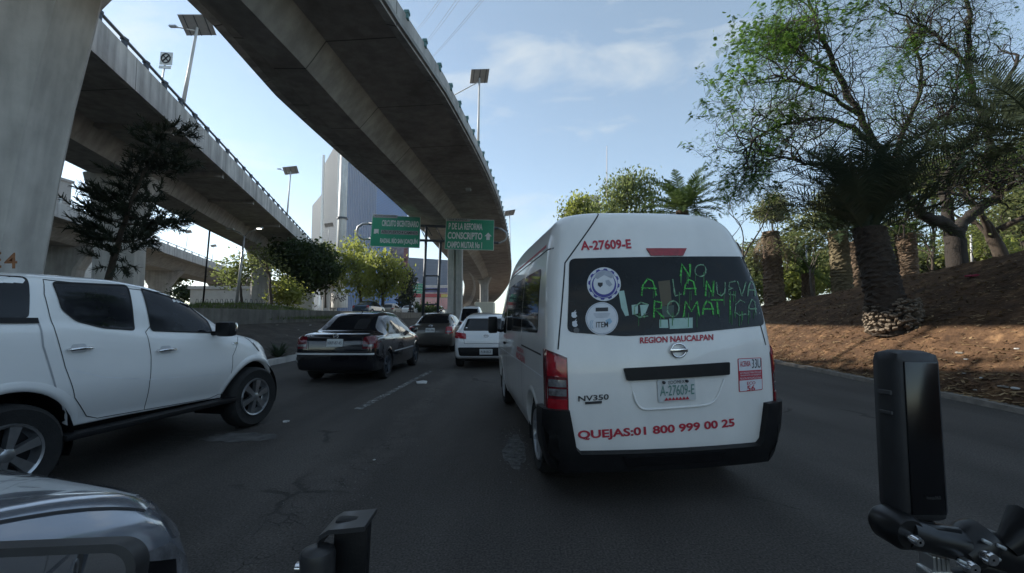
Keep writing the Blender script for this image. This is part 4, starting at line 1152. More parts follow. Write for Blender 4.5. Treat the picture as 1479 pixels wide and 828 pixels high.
# drip ledge under the right parapet
vs = []
for y, xl, xr, z in S1: vs += [(xr + .05, y, z + .02), (xr + .14, y, z + .02), (xr + .14, y, z + .16), (xr + .05, y, z + .16)]
MB().add(vs, [(4*i+k, 4*i+(k+1) % 4, 4*i+4+(k+1) % 4, 4*i+4+k) for i in range(len(S1) - 1) for k in range(4)]).build('drip_ledge', CONC, v1)
rail(S1, 1, v1, 6, 110, 1.25, TEAL, None, .26, True, .42)
# the fluted centre column and the ones behind it
cx_, cy_ = at(657.5, 420, 38).x, 38.0
m = MB()
m.bbox((cx_ - .34, cy_, 4.5), (.52, .9, 9.2), None, .06); m.bbox((cx_ + .34, cy_, 4.5), (.52, .9, 9.2), None, .06); m.box((cx_, cy_ + .08, 4.5), (.3, .6, 9.15))
m.build('column', CONC_L, v1)
for yy, xx in ((84, -5.3), (128, -9.0), (175, -18)): 
    zt_ = float(np.interp(yy, S1[:,0], S1[:,3])) - .5
    flared_column(xx, yy, zt_, 1.6, 1.3, v1, CONC, .8, 2.0)
# big pillar at the left edge with the painted number
m = MB(); vs = []
PR = [(-.1, -14.2, -10.45), (2.5, -14.25, -10.2), (4.5, -14.3, -9.97), (6.2, -14.5, -9.72), (7.8, -15, -9.42), (8.6, -15.4, -9.28), (9.35, -15.8, -8.6)]
for z, xl, xr in PR:
    for x, y in ((xl + .9, 8.2), (xr - .55, 8.2), (xr, 8.75), (xr, 9.6), (xr - .5, 10.1), (xl + .4, 10.1), (xl, 9.6), (xl, 8.9)): vs.append((x, y, z))
n = 8
m.add(vs, [(i*n+k, i*n+(k+1) % n, (i+1)*n+(k+1) % n, (i+1)*n+k) for i in range(len(PR)-1) for k in range(n)] + [tuple(range(n-1, -1, -1)), tuple((len(PR)-1)*n+k for k in range(n))])
pil = thing('pillar', 'massive pale concrete pillar with painted orange number, behind the pickup', 'pillar', (0, 0, 0))
m.build('pillar_shaft', CONC_L, pil)
ORG = pm('orange_stencil_paint', (.30, .14, .07), .8, var=.4, scale=12)
def pt(u0, v0, u1, v1): return lambda a, b: tuple(at(u0 + (u1 - u0) * a, v0 + (v1 - v0) * b, 8.19))
pil_face_y = 8.19
flat_text('4', pt(6, 388, 25, 365), ORG, pil, .01)
flat_text('E', pt(-12, 387, 2, 364), ORG, pil, .01)

v2 = thing('viaduct', 'elevated road on the left with railing posts, signs and lamps on its edge', 'bridge', (0, 0, 0))
S2 = smooth_st([(-30, -8.0, 0.2 - .4, 9.3), (-6, -15.2, -7.2, 9.3)] + [(y_, -8.75 - .297 * y_ - 8.6, -8.75 - .297 * y_, 9.3 + .0 * y_) for y_ in (0, 14, 40, 70)] + [(110, -51, -42, 9.0), (180, -80, -70, 7.5), (300, -130, -119, 5)])
S2[:, 1] = S2[:, 2] - 7.4
S2 = S2[S2[:, 0] >= -6]
def deck2(st):
    vs = []
    for y, xl, xr, z in st:
        P_ = [(xl, z), (xr - 5.9, z - .1), (xr - 5.3, z - 1.05), (xr - 3.4, z - 1.05), (xr - 2.95, z - .12), (xr, z), (xr, z + .3), (xl, z + .3)]
        vs += [(x, y, q) for x, q in P_]
    n = 8
    return MB().add(vs, [(i*n + k, i*n + (k+1) % n, (i+1)*n + (k+1) % n, (i+1)*n + k) for i in range(len(st) - 1) for k in range(n)] + [tuple(range(n - 1, -1, -1)), tuple((len(st) - 1) * n + k for k in range(n))])
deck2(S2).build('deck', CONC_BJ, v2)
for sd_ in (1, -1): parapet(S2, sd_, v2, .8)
rail(S2, 1, v2, 9, 110, 1.25, STEEL_D, STEEL_D, .38, False, .8)
for yy in (22.0, 47.0, 78.0, 112.0):                       # cross diaphragms and columns
    i = int(np.argmin(abs(S2[:,0] - yy))); y_, xl, xr, z = S2[i]
    flared_column(xr - 4.3, yy, z - 1.0, 1.7, 1.5, v2, CONC_L, .7, 3.4, R(16))
for yy in (12, 17.5, 24.5, 31, 38, 46):
    i = int(np.argmin(abs(S2[:,0] - yy))); y_, xl, xr, z = S2[i]
    MB().box((xr - 1.6, y_, z - .12), (2.7, .30, .30), Matrix.Rotation(R(16.5), 3, 'Z')).build('cross_rib', CONC_D, v2)

v3 = thing('viaduct', 'farthest elevated road low on the left behind the pickup roof', 'bridge', (0, 0, 0))
S3 = smooth_st([(10, -34.5, -26.0, 8.9), (33, -43.4, -34.6, 8.9), (125, -77.5, -68.3, 8.9), (200, -105, -95.5, 8.0), (300, -142, -132, 6.5)], 5.0)
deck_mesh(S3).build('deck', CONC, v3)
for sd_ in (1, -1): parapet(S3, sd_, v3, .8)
rail(S3, 1, v3, 20, 190, 1.9, STEEL, STEEL, .38, False, .8)
for yy in (41.0, 64.0, 92.0, 125, 165):
    i = int(np.argmin(abs(S3[:,0] - yy))); y_, xl, xr, z = S3[i]
    flared_column((xl + xr) / 2, yy, z - 1.2, 2.2, 1.8, v3, CONC, 1.5, 3.5, R(18))

# ================================================================ lamps, signs, poles
def bar(p, q, r, n=8): return MB().tube([p, q], r, n)
def solar_lamp(label, base, top, d, pw, arm=None, tilt=-26, group='solar street lamps', wp=.085):
    p, q = at(*base, d), at(*top, d)
    t = thing('solar_lamp', label, 'street lamp', p, group=group)
    q = q - p
    MB().tube([(0, 0, 0), q], [wp, wp * .6], 10).build('pole', POLEW, t, True)
    rot = Matrix.Rotation(R(12), 3, 'Z') @ Matrix.Rotation(R(tilt), 3, 'X') @ Matrix.Rotation(R(-14), 3, 'Y')
    o = MB().bbox(q + Vector((0, 0, .12)), (pw, pw * .78, .05), rot, .012).build('solar_panel', PANEL, t)
    for k in (-.33, 0, .33):
        MB().box(q + Vector((0, 0, .12)) + rot @ Vector((k * pw, 0, -.035)), (.035, pw * .78, .02), rot).build('panel_rib', STEEL_D, o)
    MB().box(q + Vector((0, 0, .12)) + rot @ Vector((0, 0, .03)), (pw * .95, pw * .74, .006), rot).build('solar_cells', PANEL_F, o)
    if arm:
        e = at(*arm, d) - p; s_ = q * .96
        o = MB().tube([s_, e], .03, 6).build('arm', POLEW, t, True)
        dd = (e - s_).normalized()
        MB().bbox(e + dd * .12, (.34, .16, .08), None, .02).build('lamp_head', STEEL, o)
    return t
solar_lamp('solar lamp with square panel, tallest and nearest on the left elevated road', (262, 162), (285, 40), 19.5, 1.22, (254, 39))
solar_lamp('solar lamp in front of the glass tower side, on the left elevated road', (414, 318), (420, 248), 41, 1.25, (405, 245))
solar_lamp('solar lamp on right edge of the overhead road, above the sign', (690, 238), (692.5, 113), 26, 1.15, (655, 138), -30)
solar_lamp('small solar lamp above the van front, at the far end of the overhead road', (737, 375), (736, 309), 60, 1.5, (730, 312))
solar_lamp('solar lamp before the glass tower, lower than the white pole', (474, 352), (475, 326), 90, 1.7, None)
solar_lamp('distant solar lamp on the farthest left bridge, between tree and pole', (268, 362), (272, 336), 70, .9, None, wp=.05)
solar_lamp('tiny distant solar lamp right of the thin black pole', (306, 380), (308.5, 356), 90, 1.0, None, wp=.06)

p = at(341, 438, 34); t = thing('street_lamp', 'grey double arm street lamp with its right head lit', 'street lamp', p)
q = at(353, 340, 34) - p
MB().tube([(0, 0, -.5), q], [.12, .07], 10).build('pole', STEEL, t, True)
for u, v, lit in ((333, 331, False), (374, 329.5, True)):
    e = at(u, v, 34) - p
    o = MB().tube([q - Vector((0, 0, .1)), q.lerp(e, .3) + Vector((0, 0, .05)), e], .04, 6).build('arm', STEEL, t, True)
    hd_ = MB().bbox(e, (.55, .28, .12), None, .04).build('lamp_head', STEEL, o)
    if lit: MB().bbox(e + Vector((.05, -.06, -.07)), (.30, .2, .07), None, .02).build('lamp_glass', pm('lit_lamp', (.9, .9, .85), .4, emit=(1, .97, .88), estr=1.6), o)
p = at(293, 436, 30); q = at(303, 332, 30)
tag(bar(p - Vector((0, 0, .4)), q, .055, 8).build('lamp_pole', BLACK, None, True), 'thin black pole leaning beside the double arm lamp', 'pole')
# big white pole of a hoarding
p, q = at(490.5, 438, 60), at(499, 170, 60)
t = thing('hoarding_pole', 'tall thick white pole with collar and graffiti on its base', 'pole', p)
MB().tube([(0, 0, 1.4), (q - p) * .45, (q - p)], [.66, .56, .5], 24).build('shaft', POLEW, t, True)
MB().lathe([(1.05, -.6), (1.05, 1.3), (.66, 2.0), (.6, 2.0)], (0, 0, 0), 24).build('base', POLEW, t, True, 40)
MB().tube([(q - p) * .45 - Vector((0, 0, .12)), (q - p) * .45 + Vector((0, 0, .12))], .72, 24).build('collar', STEEL_D, t, True, 40)
for i in range(9):
    a0 = -2.8 + .28 * i; z0 = .1 + .2 * (i % 3)
    pts = [(1.065 * math.cos(a0 + .16 * math.sin(s_ * 1.3 + i)), 1.065 * math.sin(a0 + .16 * math.sin(s_ * 1.3 + i)), z0 + .6 * s_ / 6 + .16 * math.cos(s_ * 1.7 + i)) for s_ in np.linspace(0, 6, 14)]
    MB().tube(pts, .04, 5).build('graffiti', TXT_D, t)

# the sign gantry
D = 33.0
g = thing('sign_gantry', 'dark steel gantry with two leg posts holding green road signs', 'gantry', at(622, 470, D))
g.location = (0, 0, 0)
P3 = lambda u, v, d=D: at(u, v, d)
for a, b in (((616, 327), (610, 478)), ((636.5, 349), (631, 478))):
    MB().tube([P3(*a), P3(*b)], .105, 10).build('leg', STEEL_D, g, True)
for v in (398.5, 418.5, 440): MB().tube([P3(612.5, v), P3(632.5, v)], .055, 8).build('rung', STEEL_D, g, True)
MB().tube([P3(533, 323), P3(600, 326), P3(720, 330)], .10, 10).build('beam', STEEL_D, g, True)
MB().tube([P3(533, 345), P3(600, 347), P3(720, 351)], .10, 10).build('beam', STEEL_D, g, True)
for a in ((616, 347, 606, 327), (616, 327, 624, 341), (640, 348, 630, 328)): MB().tube([P3(a[0], a[1]), P3(a[2], a[3])], .035, 6).build('brace', STEEL_D, g, True)
MB().tube([P3(533, 323), P3(524, 323.5), P3(517, 328), P3(515.5, 334), P3(517, 340), P3(524, 345), P3(533, 345.5)], .09, 10).build('end_loop', STEEL, g, True)
MB().tube([P3(715, 330), P3(724, 331), P3(731, 336), P3(732.5, 341), P3(730, 347), P3(722, 351), P3(715, 351.5)], .07, 10).build('end_loop', STEEL, g, True)
def road_sign(label, tl, tr, br, bl, d):
    t = thing('road_sign', label, 'road sign', (0, 0, 0), group='green signs on the gantry')
    c = [at(*q, d) for q in (tl, tr, br, bl)]
    off = Vector((0, .05, 0))
    def fn(a, b, o=0.0): 
        top = c[0].lerp(c[1], a); bot = c[3].lerp(c[2], a)
        return bot.lerp(top, b) + Vector((0, -o, 0))
    vs = [fn(a, b, 0) for a, b in ((0, 0), (1, 0), (1, 1), (0, 1))]; vs += [q + off for q in vs]
    MB().add(vs, [(0, 1, 2, 3), (7, 6, 5, 4), (0, 4, 5, 1), (1, 5, 6, 2), (2, 6, 7, 3), (3, 7, 4, 0)]).build('sign_board', SIGN_G, t)
    e = .008
    for a0, b0, a1, b1 in ((0, 0, 1, .014), (0, .986, 1, 1), (0, .014, .008, .986), (.992, .014, 1, .986)):
        raw('sign_border', [fn(a0, b0, .012), fn(a1, b0, .012), fn(a1, b1, .012), fn(a0, b1, .012)], [(0, 1, 2, 3)], SIGN_W, t)
    return t, fn
def stext(t, fn, s, x0, y0, x1, y1, mat=SIGN_W, bold=.03, o=.012): flat_text(s, lambda a, b: fn(x0 + (x1 - x0) * a, y0 + (y1 - y0) * b, o), mat, t, bold)
def squad(t, fn, pts, mat, o=.012, name='sign_mark'): raw(name, [fn(a, b, o) for a, b in pts], [tuple(range(len(pts)))], mat, t)
ds = D - .22
t, fn = road_sign('green road sign naming the bicentennial circuit, left on the gantry', (538, 311), (607.5, 313.5), (606, 358.5), (534, 356), ds)
stext(t, fn, 'CIRCUITO BICENTENARIO', .21, .66, .965, .86); stext(t, fn, 'RADIAL RÍO SAN JOAQUÍN', .20, .08, .955, .31)
squad(t, fn, [(.20, .41), (.96, .41), (.96, .54), (.20, .54)], SIGN_E); stext(t, fn, 'AEROPUERTO-4 CAMINOS', .215, .43, .95, .525, TXT_D, .01, .018)
squad(t, fn, [(.06, .56), (.155, .56), (.155, .48), (.16, .40), (.125, .44), (.10, .41), (.06, .41), (.06, .48)], SIGN_W)
squad(t, fn, [(.02, .93), (.52, .93), (.52, 1.03), (.02, 1.03)], SIGN_E, .014); stext(t, fn, 'AV. RIO SAN JOAQUIN', .05, .955, .49, 1.01, TXT_D, .004, .02)
t, fn = road_sign('green road sign with white diamond arrow, right on the gantry', (644.5, 316), (714, 318), (713, 362), (642, 360), ds)
stext(t, fn, 'P DE LA REFORMA', .06, .65, .76, .87); stext(t, fn, 'CONSCRIPTO', .05, .34, .76, .57); stext(t, fn, 'CAMPO MILITAR No 1', .05, .05, .76, .26)
squad(t, fn, [(.88, .58), (.955, .46), (.915, .46), (.915, .34), (.845, .34), (.845, .46), (.805, .46)], SIGN_W)
squad(t, fn, [(.01, .92), (.50, .92), (.50, 1.02), (.01, 1.02)], SIGN_E, .014); stext(t, fn, 'VIA RAPIDA', .06, .945, .44, 1.0, TXT_D, .004, .02)
t, fn = road_sign('small far green sign seen through the gantry legs', (592.5, 409), (612, 410), (612, 424.5), (592.5, 423.5), 85)
t['group'] = 'green signs on the road ahead'
for k in range(3): stext(t, fn, ('CONSCRIPTO', 'REFORMA', 'PERIFERICO')[k], .2, .70 - .29 * k, .9, .88 - .29 * k, SIGN_W, .0, .03)
for u in (596, 609):
    MB().tube([at(u, 409, 85.2), at(u, 455, 85.2)], .1, 6).build('sign_post', STEEL_D, t, True)
# square sign on the left viaduct
d = 18.4
t = thing('traffic_sign', 'square white sign with crossed black circle on the left bridge edge', 'traffic sign', (0, 0, 0))
MB().tube([at(231, 135, d), at(240, 84, d)], .03, 8).build('post', STEEL, t, True)
c = [at(*q, d - .06) for q in ((232, 75), (249.5, 76), (248, 94), (230, 93))]
MB().add(c + [q + Vector((0, .03, 0)) for q in c], [(0, 1, 2, 3), (7, 6, 5, 4), (0, 4, 5, 1), (1, 5, 6, 2), (2, 6, 7, 3), (3, 7, 4, 0)]).build('sign_plate', SIGN_W, t)
cc = sum((q for q in c), Vector()) / 4; ux = (c[1] - c[0]); uz = (c[0] - c[3])
MB().tube([cc + ux * .36 * math.cos(a) + uz * .36 * math.sin(a) + Vector((0, -.02, 0)) for a in np.linspace(0, 6.2832, 29)], .025, 6, False).build('sign_ring', TXT_D, t)
for s_ in (1, -1): MB().tube([cc - ux * .25 - uz * .25 * s_ + Vector((0, -.02, 0)), cc + ux * .25 + uz * .25 * s_ + Vector((0, -.02, 0))], .025, 6).build('sign_cross', TXT_D, t)
c = [at(*q, d - .06) for q in ((230, 94.5), (247, 95.5), (246, 99.5), (229, 98.5))]
MB().add(c + [q + Vector((0, .03, 0)) for q in c], [(0, 1, 2, 3), (7, 6, 5, 4), (0, 4, 5, 1), (1, 5, 6, 2), (2, 6, 7, 3), (3, 7, 4, 0)]).build('sign_plate', SIGN_W, t)
# lamp under the overhead road
c = at(676.5, 274, 27.5)
tag(MB().bbox(c, (.34, .3, .16), None, .03).build('flood_lamp', STEEL, None), 'small grey lamp box fixed under the overhead road', 'lamp')
# overhead cables
for i, (a, b) in enumerate((((601, 40), (630, 0)), ((606, 38), (634, 0)), ((611, 62), (655, 0)), ((614, 62), (660, 0)), ((621, 82), (690, 0)), ((625, 80), (694, 0)))):
    p, q = at(*a, 70), at(*b, 38); dv = q - p
    pts = [p - dv * .5 + dv * t_ * 2.0 - Vector((0, 0, .5 * math.sin(math.pi * t_))) for t_ in np.linspace(0, 1, 12)]
    tag(MB().tube(pts, .017, 5).build('power_cable', STEEL_D, None, True), 'thin overhead cable against the sky above the dark elevated road', 'cable', 'overhead power cables')
p, q = at(876.5, 300, 150), at(876.5, 211, 150)
tag(MB().tube([p, q], [.22, .10], 6).build('radio_mast', pm('pale_mast', (.45, .42, .42), .6), None, True), 'thin pale radio mast rising above the trees behind the van', 'mast')

# ================================================================ buildings
def box_building(name, label, u0, u1, vt, d, depth, mat, zb=-.1, floors=0, wmat=None, cat='building', cols=0, group=None, vt2=None):
    p, q = at(u0, vt, d), at(u1, vt2 if vt2 is not None else vt, d)
    t = thing(name, label, cat, ((p.x + q.x) / 2, d, zb), group=group)
    w = q.x - p.x; h0, h1 = p.z - zb, q.z - zb
    vs = [(-w/2, 0, 0), (w/2, 0, 0), (w/2, 0, h1), (-w/2, 0, h0), (-w/2, depth, 0), (w/2, depth, 0), (w/2, depth, h1), (-w/2, depth, h0)]
    MB().add(vs, [(0, 1, 2, 3), (7, 6, 5, 4), (0, 4, 5, 1), (1, 5, 6, 2), (2, 6, 7, 3), (3, 7, 4, 0)]).build('wall', mat, t)
    h = min(h0, h1)
    MB().box((0, depth / 2, max(h0, h1) + .2), (w + .4, depth + .4, .35)).build('roof', mat, t) if h0 == h1 else None
    if floors:
        wm = MB()
        for f in range(floors):
            for c_ in range(cols):
                x = -w/2 + w * (c_ + .5) / cols; z = h * (f + .55) / floors
                o = MB().box((x, -.03, z), (w / cols * .62, .10, h / floors * .5)).build('window', wmat or GLASS_T, t)
    return t
def tower_mat(name, c1, c2, sc):
    m, N, K = nodes_mat(name); b = N['Principled BSDF']; b.inputs['Roughness'].default_value = .5; b.inputs['Specular IOR Level'].default_value = .06
    co = N.new('ShaderNodeTexCoord'); w = N.new('ShaderNodeTexWave'); w.wave_type = 'BANDS'; w.bands_direction = 'Z'; w.inputs['Scale'].default_value = sc; K(co.outputs['Object'], w.inputs['Vector'])
    n = N.new('ShaderNodeTexNoise'); n.inputs['Scale'].default_value = .06; n.inputs['Detail'].default_value = 4; K(co.outputs['Object'], n.inputs['Vector'])
    ad = N.new('ShaderNodeMath'); ad.operation = 'ADD'; K(w.outputs['Fac'], ad.inputs[0]); K(n.outputs['Fac'], ad.inputs[1])
    r = N.new('ShaderNodeValToRGB'); r.color_ramp.elements[0].position = .35; r.color_ramp.elements[0].color = (*c1, 1); r.color_ramp.elements[1].position = 1.0; r.color_ramp.elements[1].color = (*c2, 1)
    dv = N.new('ShaderNodeMath'); dv.operation = 'MULTIPLY'; dv.inputs[1].default_value = .62; K(ad.outputs[0], dv.inputs[0]); K(dv.outputs[0], r.inputs[0]); K(r.outputs[0], b.inputs['Base Color'])
    return m
TWG = tower_mat('grey_curtain_wall', (.165, .19, .215), (.20, .225, .25), .26)
TWB = tower_mat('blue_curtain_wall', (.012, .095, .25), (.03, .16, .38), .26)
dt = 300.0
tw = thing('glass_tower', 'tall slanted blue and grey glass office tower behind the white pole', 'tower', (0, 0, 0))
def slab(uA, vA, uB, vB, dA, dB, depth, mat, name):
    a, b = at(uA, vA, dA), at(uB, vB, dB); base = [Vector((a.x, a.y, 0)), Vector((b.x, b.y, 0))]
    sh = Vector((depth * .5, depth, 0))
    vs = [base[0], base[1], b, a] + [base[0] + sh, base[1] + sh, b + sh, a + sh]
    return MB().add(vs, [(0, 1, 2, 3), (7, 6, 5, 4), (0, 4, 5, 1), (1, 5, 6, 2), (2, 6, 7, 3), (3, 7, 4, 0)]).build(name, mat, tw)
slab(451, 297, 466, 279, 312, 306, 30, TWG, 'tower_wing')
slab(467, 240, 492, 196, 306, 298, 30, TWG, 'tower_wing')
slab(493.5, 196, 546.5, 196, 298, 318, 30, TWB, 'tower_wing')
a, b = at(495, 205, 297.5), at(545, 205, 317)
fin = None
for k in range(22):
    t_ = k / 21; p = a.lerp(b, t_)
    o = MB().box((p.x, p.y - .3, 58), (.55, .7, 112)).build('fin', pm('tower_fin', (.06, .17, .34), .5), tw)
for uu in (466.5, 492.8): MB().box((at(uu, 300, 303).x, 302 if uu < 480 else 297.6, 57), (1.2, 1.2, 110)).build('edge_strip', SIGN_W, tw)
box_building('office_block', 'dark blue grey office block seen between the gantry signs', 588, 650, 372, 190, 30, tower_mat('dark_blue_cladding', (.07, .10, .15), (.10, .14, .20), .5), vt2=376)
t = box_building('shopping_arcade', 'low shop front with red band and pale pink lit panels beyond the gantry', 594, 650, 414, 130, 12, pm('shop_white', (.5, .48, .47), .6, var=.3, scale=.6))
w = at(650, 414, 130).x - at(594, 414, 130).x
MB().box((0, -.1, 7.0), (w, .3, 1.1)).build('shop_band', pm('shop_red', (.35, .04, .05), .5), t)
MB().box((0, -.1, 8.6), (w, .3, 1.3)).build('shop_band', pm('shop_blue', (.08, .09, .2), .5, var=.5, scale=.5), t)
for k in range(4): MB().box((-w * .18 + k * 2.1, -.12, 4.6), (1.95, .3, 3.2)).build('shop_panel', pm('shop_pink', (.62, .33, .32), .5, var=.2, scale=.4), t)
MB().box((w * .36, -.14, 6.9), (2.0, .4, .9)).build('shop_band', pm('shop_yellow', (.5, .42, .10), .5), t)
p = at(577, 372, 110)
t = thing('billboard', 'dark billboard with yellow strip, half behind the green trees', 'billboard', (p.x, p.y, 0))
MB().box((0, 0, p.z), (4.6, .4, 5.0)).build('board', pm('billboard_print', (.10, .09, .13), .5, var=.7, scale=.5), t)
MB().box((.4, -.24, p.z - .6), (3.0, .08, .7)).build('board_strip', pm('billboard_yellow', (.38, .42, .08), .5), t)
MB().box((1.6, -.24, p.z), (1.0, .08, 4.6)).build('board_strip', pm('billboard_maroon', (.16, .05, .06), .5, var=.5, scale=.6), t)
MB().tube([(0, .3, 0), (0, .3, p.z - 2.4)], .3, 10).build('post', STEEL_D, t, True)
box_building('white_wall', 'long white wall behind the iron fence under the far bridge', 275, 452, 418, 52, .4, pm('white_render', (.62, .62, .60), .8, var=.12, scale=.6), .9, cat='wall')
box_building('warehouse', 'grey brown warehouse roofline below the far bridge', 318, 372, 405, 75, 14, pm('warehouse_brown', (.15, .12, .10), .8, var=.2, scale=.4), .9, 1, GLASS_T, cols=5)
box_building('low_building', 'pale flat roofed building left of the thin chimneys', 58, 88, 369, 75, 10, pm('pale_render', (.5, .49, .47), .8, var=.1), .9, 2, GLASS_T, cols=3)
for u, w_ in ((101.5, 2.2), (105, 2.4)):
    p, q = at(u, 398, 75), at(u + .6, 361, 75); tag(MB().tube([Vector((p.x, p.y, .9)), q], .16, 8).build('chimney_stack', STEEL_D, None, True), 'thin dark chimney stack standing beyond the pickup roof', 'chimney', 'pair of dark stacks')
box_building('billboard_tower', 'grey block standing above the farthest bridge beside the pillar', 74, 83, 259, 60, 2, pm('grey_block', (.25, .25, .25), .7), 8.0)
box_building('white_house', 'white building peeking through the trees above the van', 846, 866, 285, 95, 12, pm('white_house_render', (.66, .66, .62), .8, var=.06), -.1, 6, GLASS_T, cols=3)
# unseen tall block, added left of the road to put the carriageway in shade
sb = thing('shade_block', 'unseen concrete block added left of the road to shade it', 'building', (-62, 0, 0))
MB().box((-9, -16, SBH / 2), (18, 128, SBH)).build('wall', CONC, sb)
for f in range(8):
    MB().box((.06, -16, 3 + f * 4.1), (.1, 120, 1.6)).build('window', GLASS_T, sb)

# fence on the mound
t = thing('iron_fence', 'dark iron picket fence with arched tops before the white wall', 'fence', (0, 0, 0))
x0_, x1_ = at(283, 430, 38).x, at(405, 430, 38).x
MB().box(((x0_ + x1_) / 2, 38, 1.55), (x1_ - x0_, .05, .06)).build('rail', STEEL_D, t); MB().box(((x0_ + x1_) / 2, 38, 2.35), (x1_ - x0_, .05, .06)).build('rail', STEEL_D, t)
m = MB(); x = x0_
while x < x1_:
    m.tube([(x, 38, 1.1), (x, 38, 2.5), (x + .06, 38, 2.72), (x + .17, 38, 2.72), (x + .23, 38, 2.5), (x + .23, 38, 1.1)], .022, 5); x += .42
m.build('pickets', STEEL_D, t)
# ================================================================ vegetation
LEAF_J = leafmat('jacaranda_leaf', (.06, .11, .02), (.13, .24, .04), .65, 1.5)
LEAF_W = leafmat('willow_leaf', (.16, .19, .04), (.31, .34, .08), .7, .5)
LEAF_D = leafmat('dark_needle_leaf', (.016, .022, .014), (.034, .044, .026), .2, 1.0)
LEAF_V = leafmat('ivy_leaf', (.025, .040, .014), (.055, .085, .024), .35, .7)
LEAF_P = leafmat('pepper_tree_leaf', (.10, .135, .045), (.21, .25, .085), .65, .8)
LEAF_B = leafmat('park_leaf', (.09, .11, .03), (.20, .23, .07), .65, .35)
LEAF_B2 = leafmat('olive_leaf', (.11, .13, .045), (.22, .24, .09), .62, .4)
FROND = leafmat('palm_frond_leaf', (.020, .034, .016), (.045, .070, .030), .25, 1.5)
FROND_D = leafmat('dark_palm_frond', (.040, .055, .036), (.085, .11, .066), .25, 1.2)
FROND_Y = leafmat('bright_palm_frond', (.05, .085, .025), (.11, .16, .05), .35, 1.2)
DRYF = leafmat('dry_frond', (.10, .075, .045), (.19, .145, .09), .25, 2)
GRASSM = leafmat('grass_blade', (.05, .08, .018), (.12, .16, .04), .4, .8)

def leafcloud(blobs, n, size, q, elong=1.8, clump=.5, k=14, droop=0.0, hollow=.35):
    """leaf-sized faces in clumps through the volume of several ellipsoids (centre, radii)"""
    vs, fs = [], []
    vol = [b[1][0] * b[1][1] * b[1][2] for b in blobs]; tot = sum(vol)
    for (c, r), v in zip(blobs, vol):
        for _ in range(max(1, int(n * v / tot / k))):
            while True:
                d = Vector((q.gauss(0, 1), q.gauss(0, 1), q.gauss(0, 1)))
                if d.length > .1: break
            d.normalize(); rad = hollow + (1 - hollow) * q.random() ** .6
            rad *= 1 + .16 * mathutils.noise.noise(Vector(c) * .3 + d * 2.3)
            p0 = Vector(c) + Vector((d.x * r[0], d.y * r[1], d.z * r[2])) * rad
            for _ in range(k):
                p = p0 + Vector((q.gauss(0, 1), q.gauss(0, 1), q.gauss(0, .7))) * clump
                a = Vector((q.uniform(-1, 1), q.uniform(-1, 1), q.uniform(-1, .6) - droop)).normalized()
                b = a.cross(Vector((q.uniform(-1, 1), q.uniform(-1, 1), q.uniform(-1, 1)))).normalized()
                s_ = size * q.uniform(.6, 1.35); a *= s_ * elong * .5; b *= s_ * .5
                o = len(vs); vs += [p - a, p + b * .9, p + a, p - b * .9]; fs.append((o, o + 1, o + 2, o + 3))
    return vs, fs
def jag(pts, amt, q, n=4):
    out = []
    P_ = [Vector(p) for p in pts]
    for i in range(len(P_) - 1):
        for j in range(n):
            t = j / n
            p0 = P_[max(i - 1, 0)]; p1 = P_[i]; p2 = P_[i + 1]; p3 = P_[min(i + 2, len(P_) - 1)]
            c = .5 * ((2 * p1) + (p2 - p0) * t + (2 * p0 - 5 * p1 + 4 * p2 - p3) * t * t + (3 * p1 - p0 - 3 * p2 + p3) * t ** 3)
            out.append(c + Vector((q.uniform(-amt, amt), q.uniform(-amt, amt), q.uniform(-amt, amt)) if i + j else (0, 0, 0)))
    out.append(P_[-1]); return out
def limb(mb, pts, r0, r1, q, amt=.03, n=7):
    p = jag(pts, amt, q); L_ = len(p)
    mb.tube(p, [r0 + (r1 - r0) * (i / (L_ - 1)) ** .8 for i in range(L_)], n); return p
def grow(mb, p, d, ln, r, lev, q, tips, spread=.7, up=.15, wig=.22):
    """one branch and its children"""
    seg = 5; pts = [Vector(p)]; d = Vector(d).normalized()
    for i in range(seg):
        d = (d + Vector((q.gauss(0, wig), q.gauss(0, wig), q.gauss(0, wig * .85) + up * .25))).normalized()
        pts.append(pts[-1] + d * ln / seg)
    mb.tube(pts, [r * (1 - .55 * i / seg) for i in range(seg + 1)], 5 if r > .03 else 3, False)
    if lev == 0:
        tips.append((pts[-1], d)); tips.append((pts[3], d)); return
    for k in range(q.choice((2, 3, 3)) if lev > 1 else q.choice((2, 3))):
        i = q.choice((3, 4, 5)) if k else 5
        nd = (d + Vector((q.gauss(0, spread), q.gauss(0, spread), q.gauss(0, spread * .8) + up))).normalized()
        grow(mb, pts[i], nd, ln * q.uniform(.62, .85), r * .5 if k else r * .55, lev - 1, q, tips, spread, up, wig)
def plain_tree(name, label, base, blobs, mat, n, size, trunk, seed, bark=BARK, group=None, cat='tree', elong=1.8, clump=.45, droop=0, hollow=.35, r=.18, branches=6):
    q = random.Random(seed); base = Vector(base)
    t = thing(name, label, cat, base, group=group)
    B_ = [(Vector(c) - base, rr) for c, rr in blobs]
    mb = MB()
    tr = [Vector(p) - base for p in trunk]
    path = limb(mb, tr, r, r * .45, q, r * .15)
    for k in range(branches):
        c, rr = q.choice(B_); p = path[int(len(path) * q.uniform(.45, .98))]
        e = c + Vector((q.uniform(-.7, .7) * rr[0], q.uniform(-.7, .7) * rr[1], q.uniform(-.6, .7) * rr[2]))
        limb(mb, [p, p.lerp(e, .5) + Vector((0, 0, q.uniform(-.1, .2) * rr[2])), e], r * .4, r * .08, q, r * .2, 5)
    mb.build('trunk', bark, t, True)
    v, f = leafcloud(B_, n, size, q, elong, clump, 14, droop, hollow)
    raw('crown', v, f, mat, t)
    return t
def E(u, v, ru, rv, d, dd=None):      # ellipsoid at photo position u, v and distance d
    s_ = d / F
    return (at(u, v, d), (ru * s_, dd if dd else (ru + rv) * .5 * s_, rv * s_))

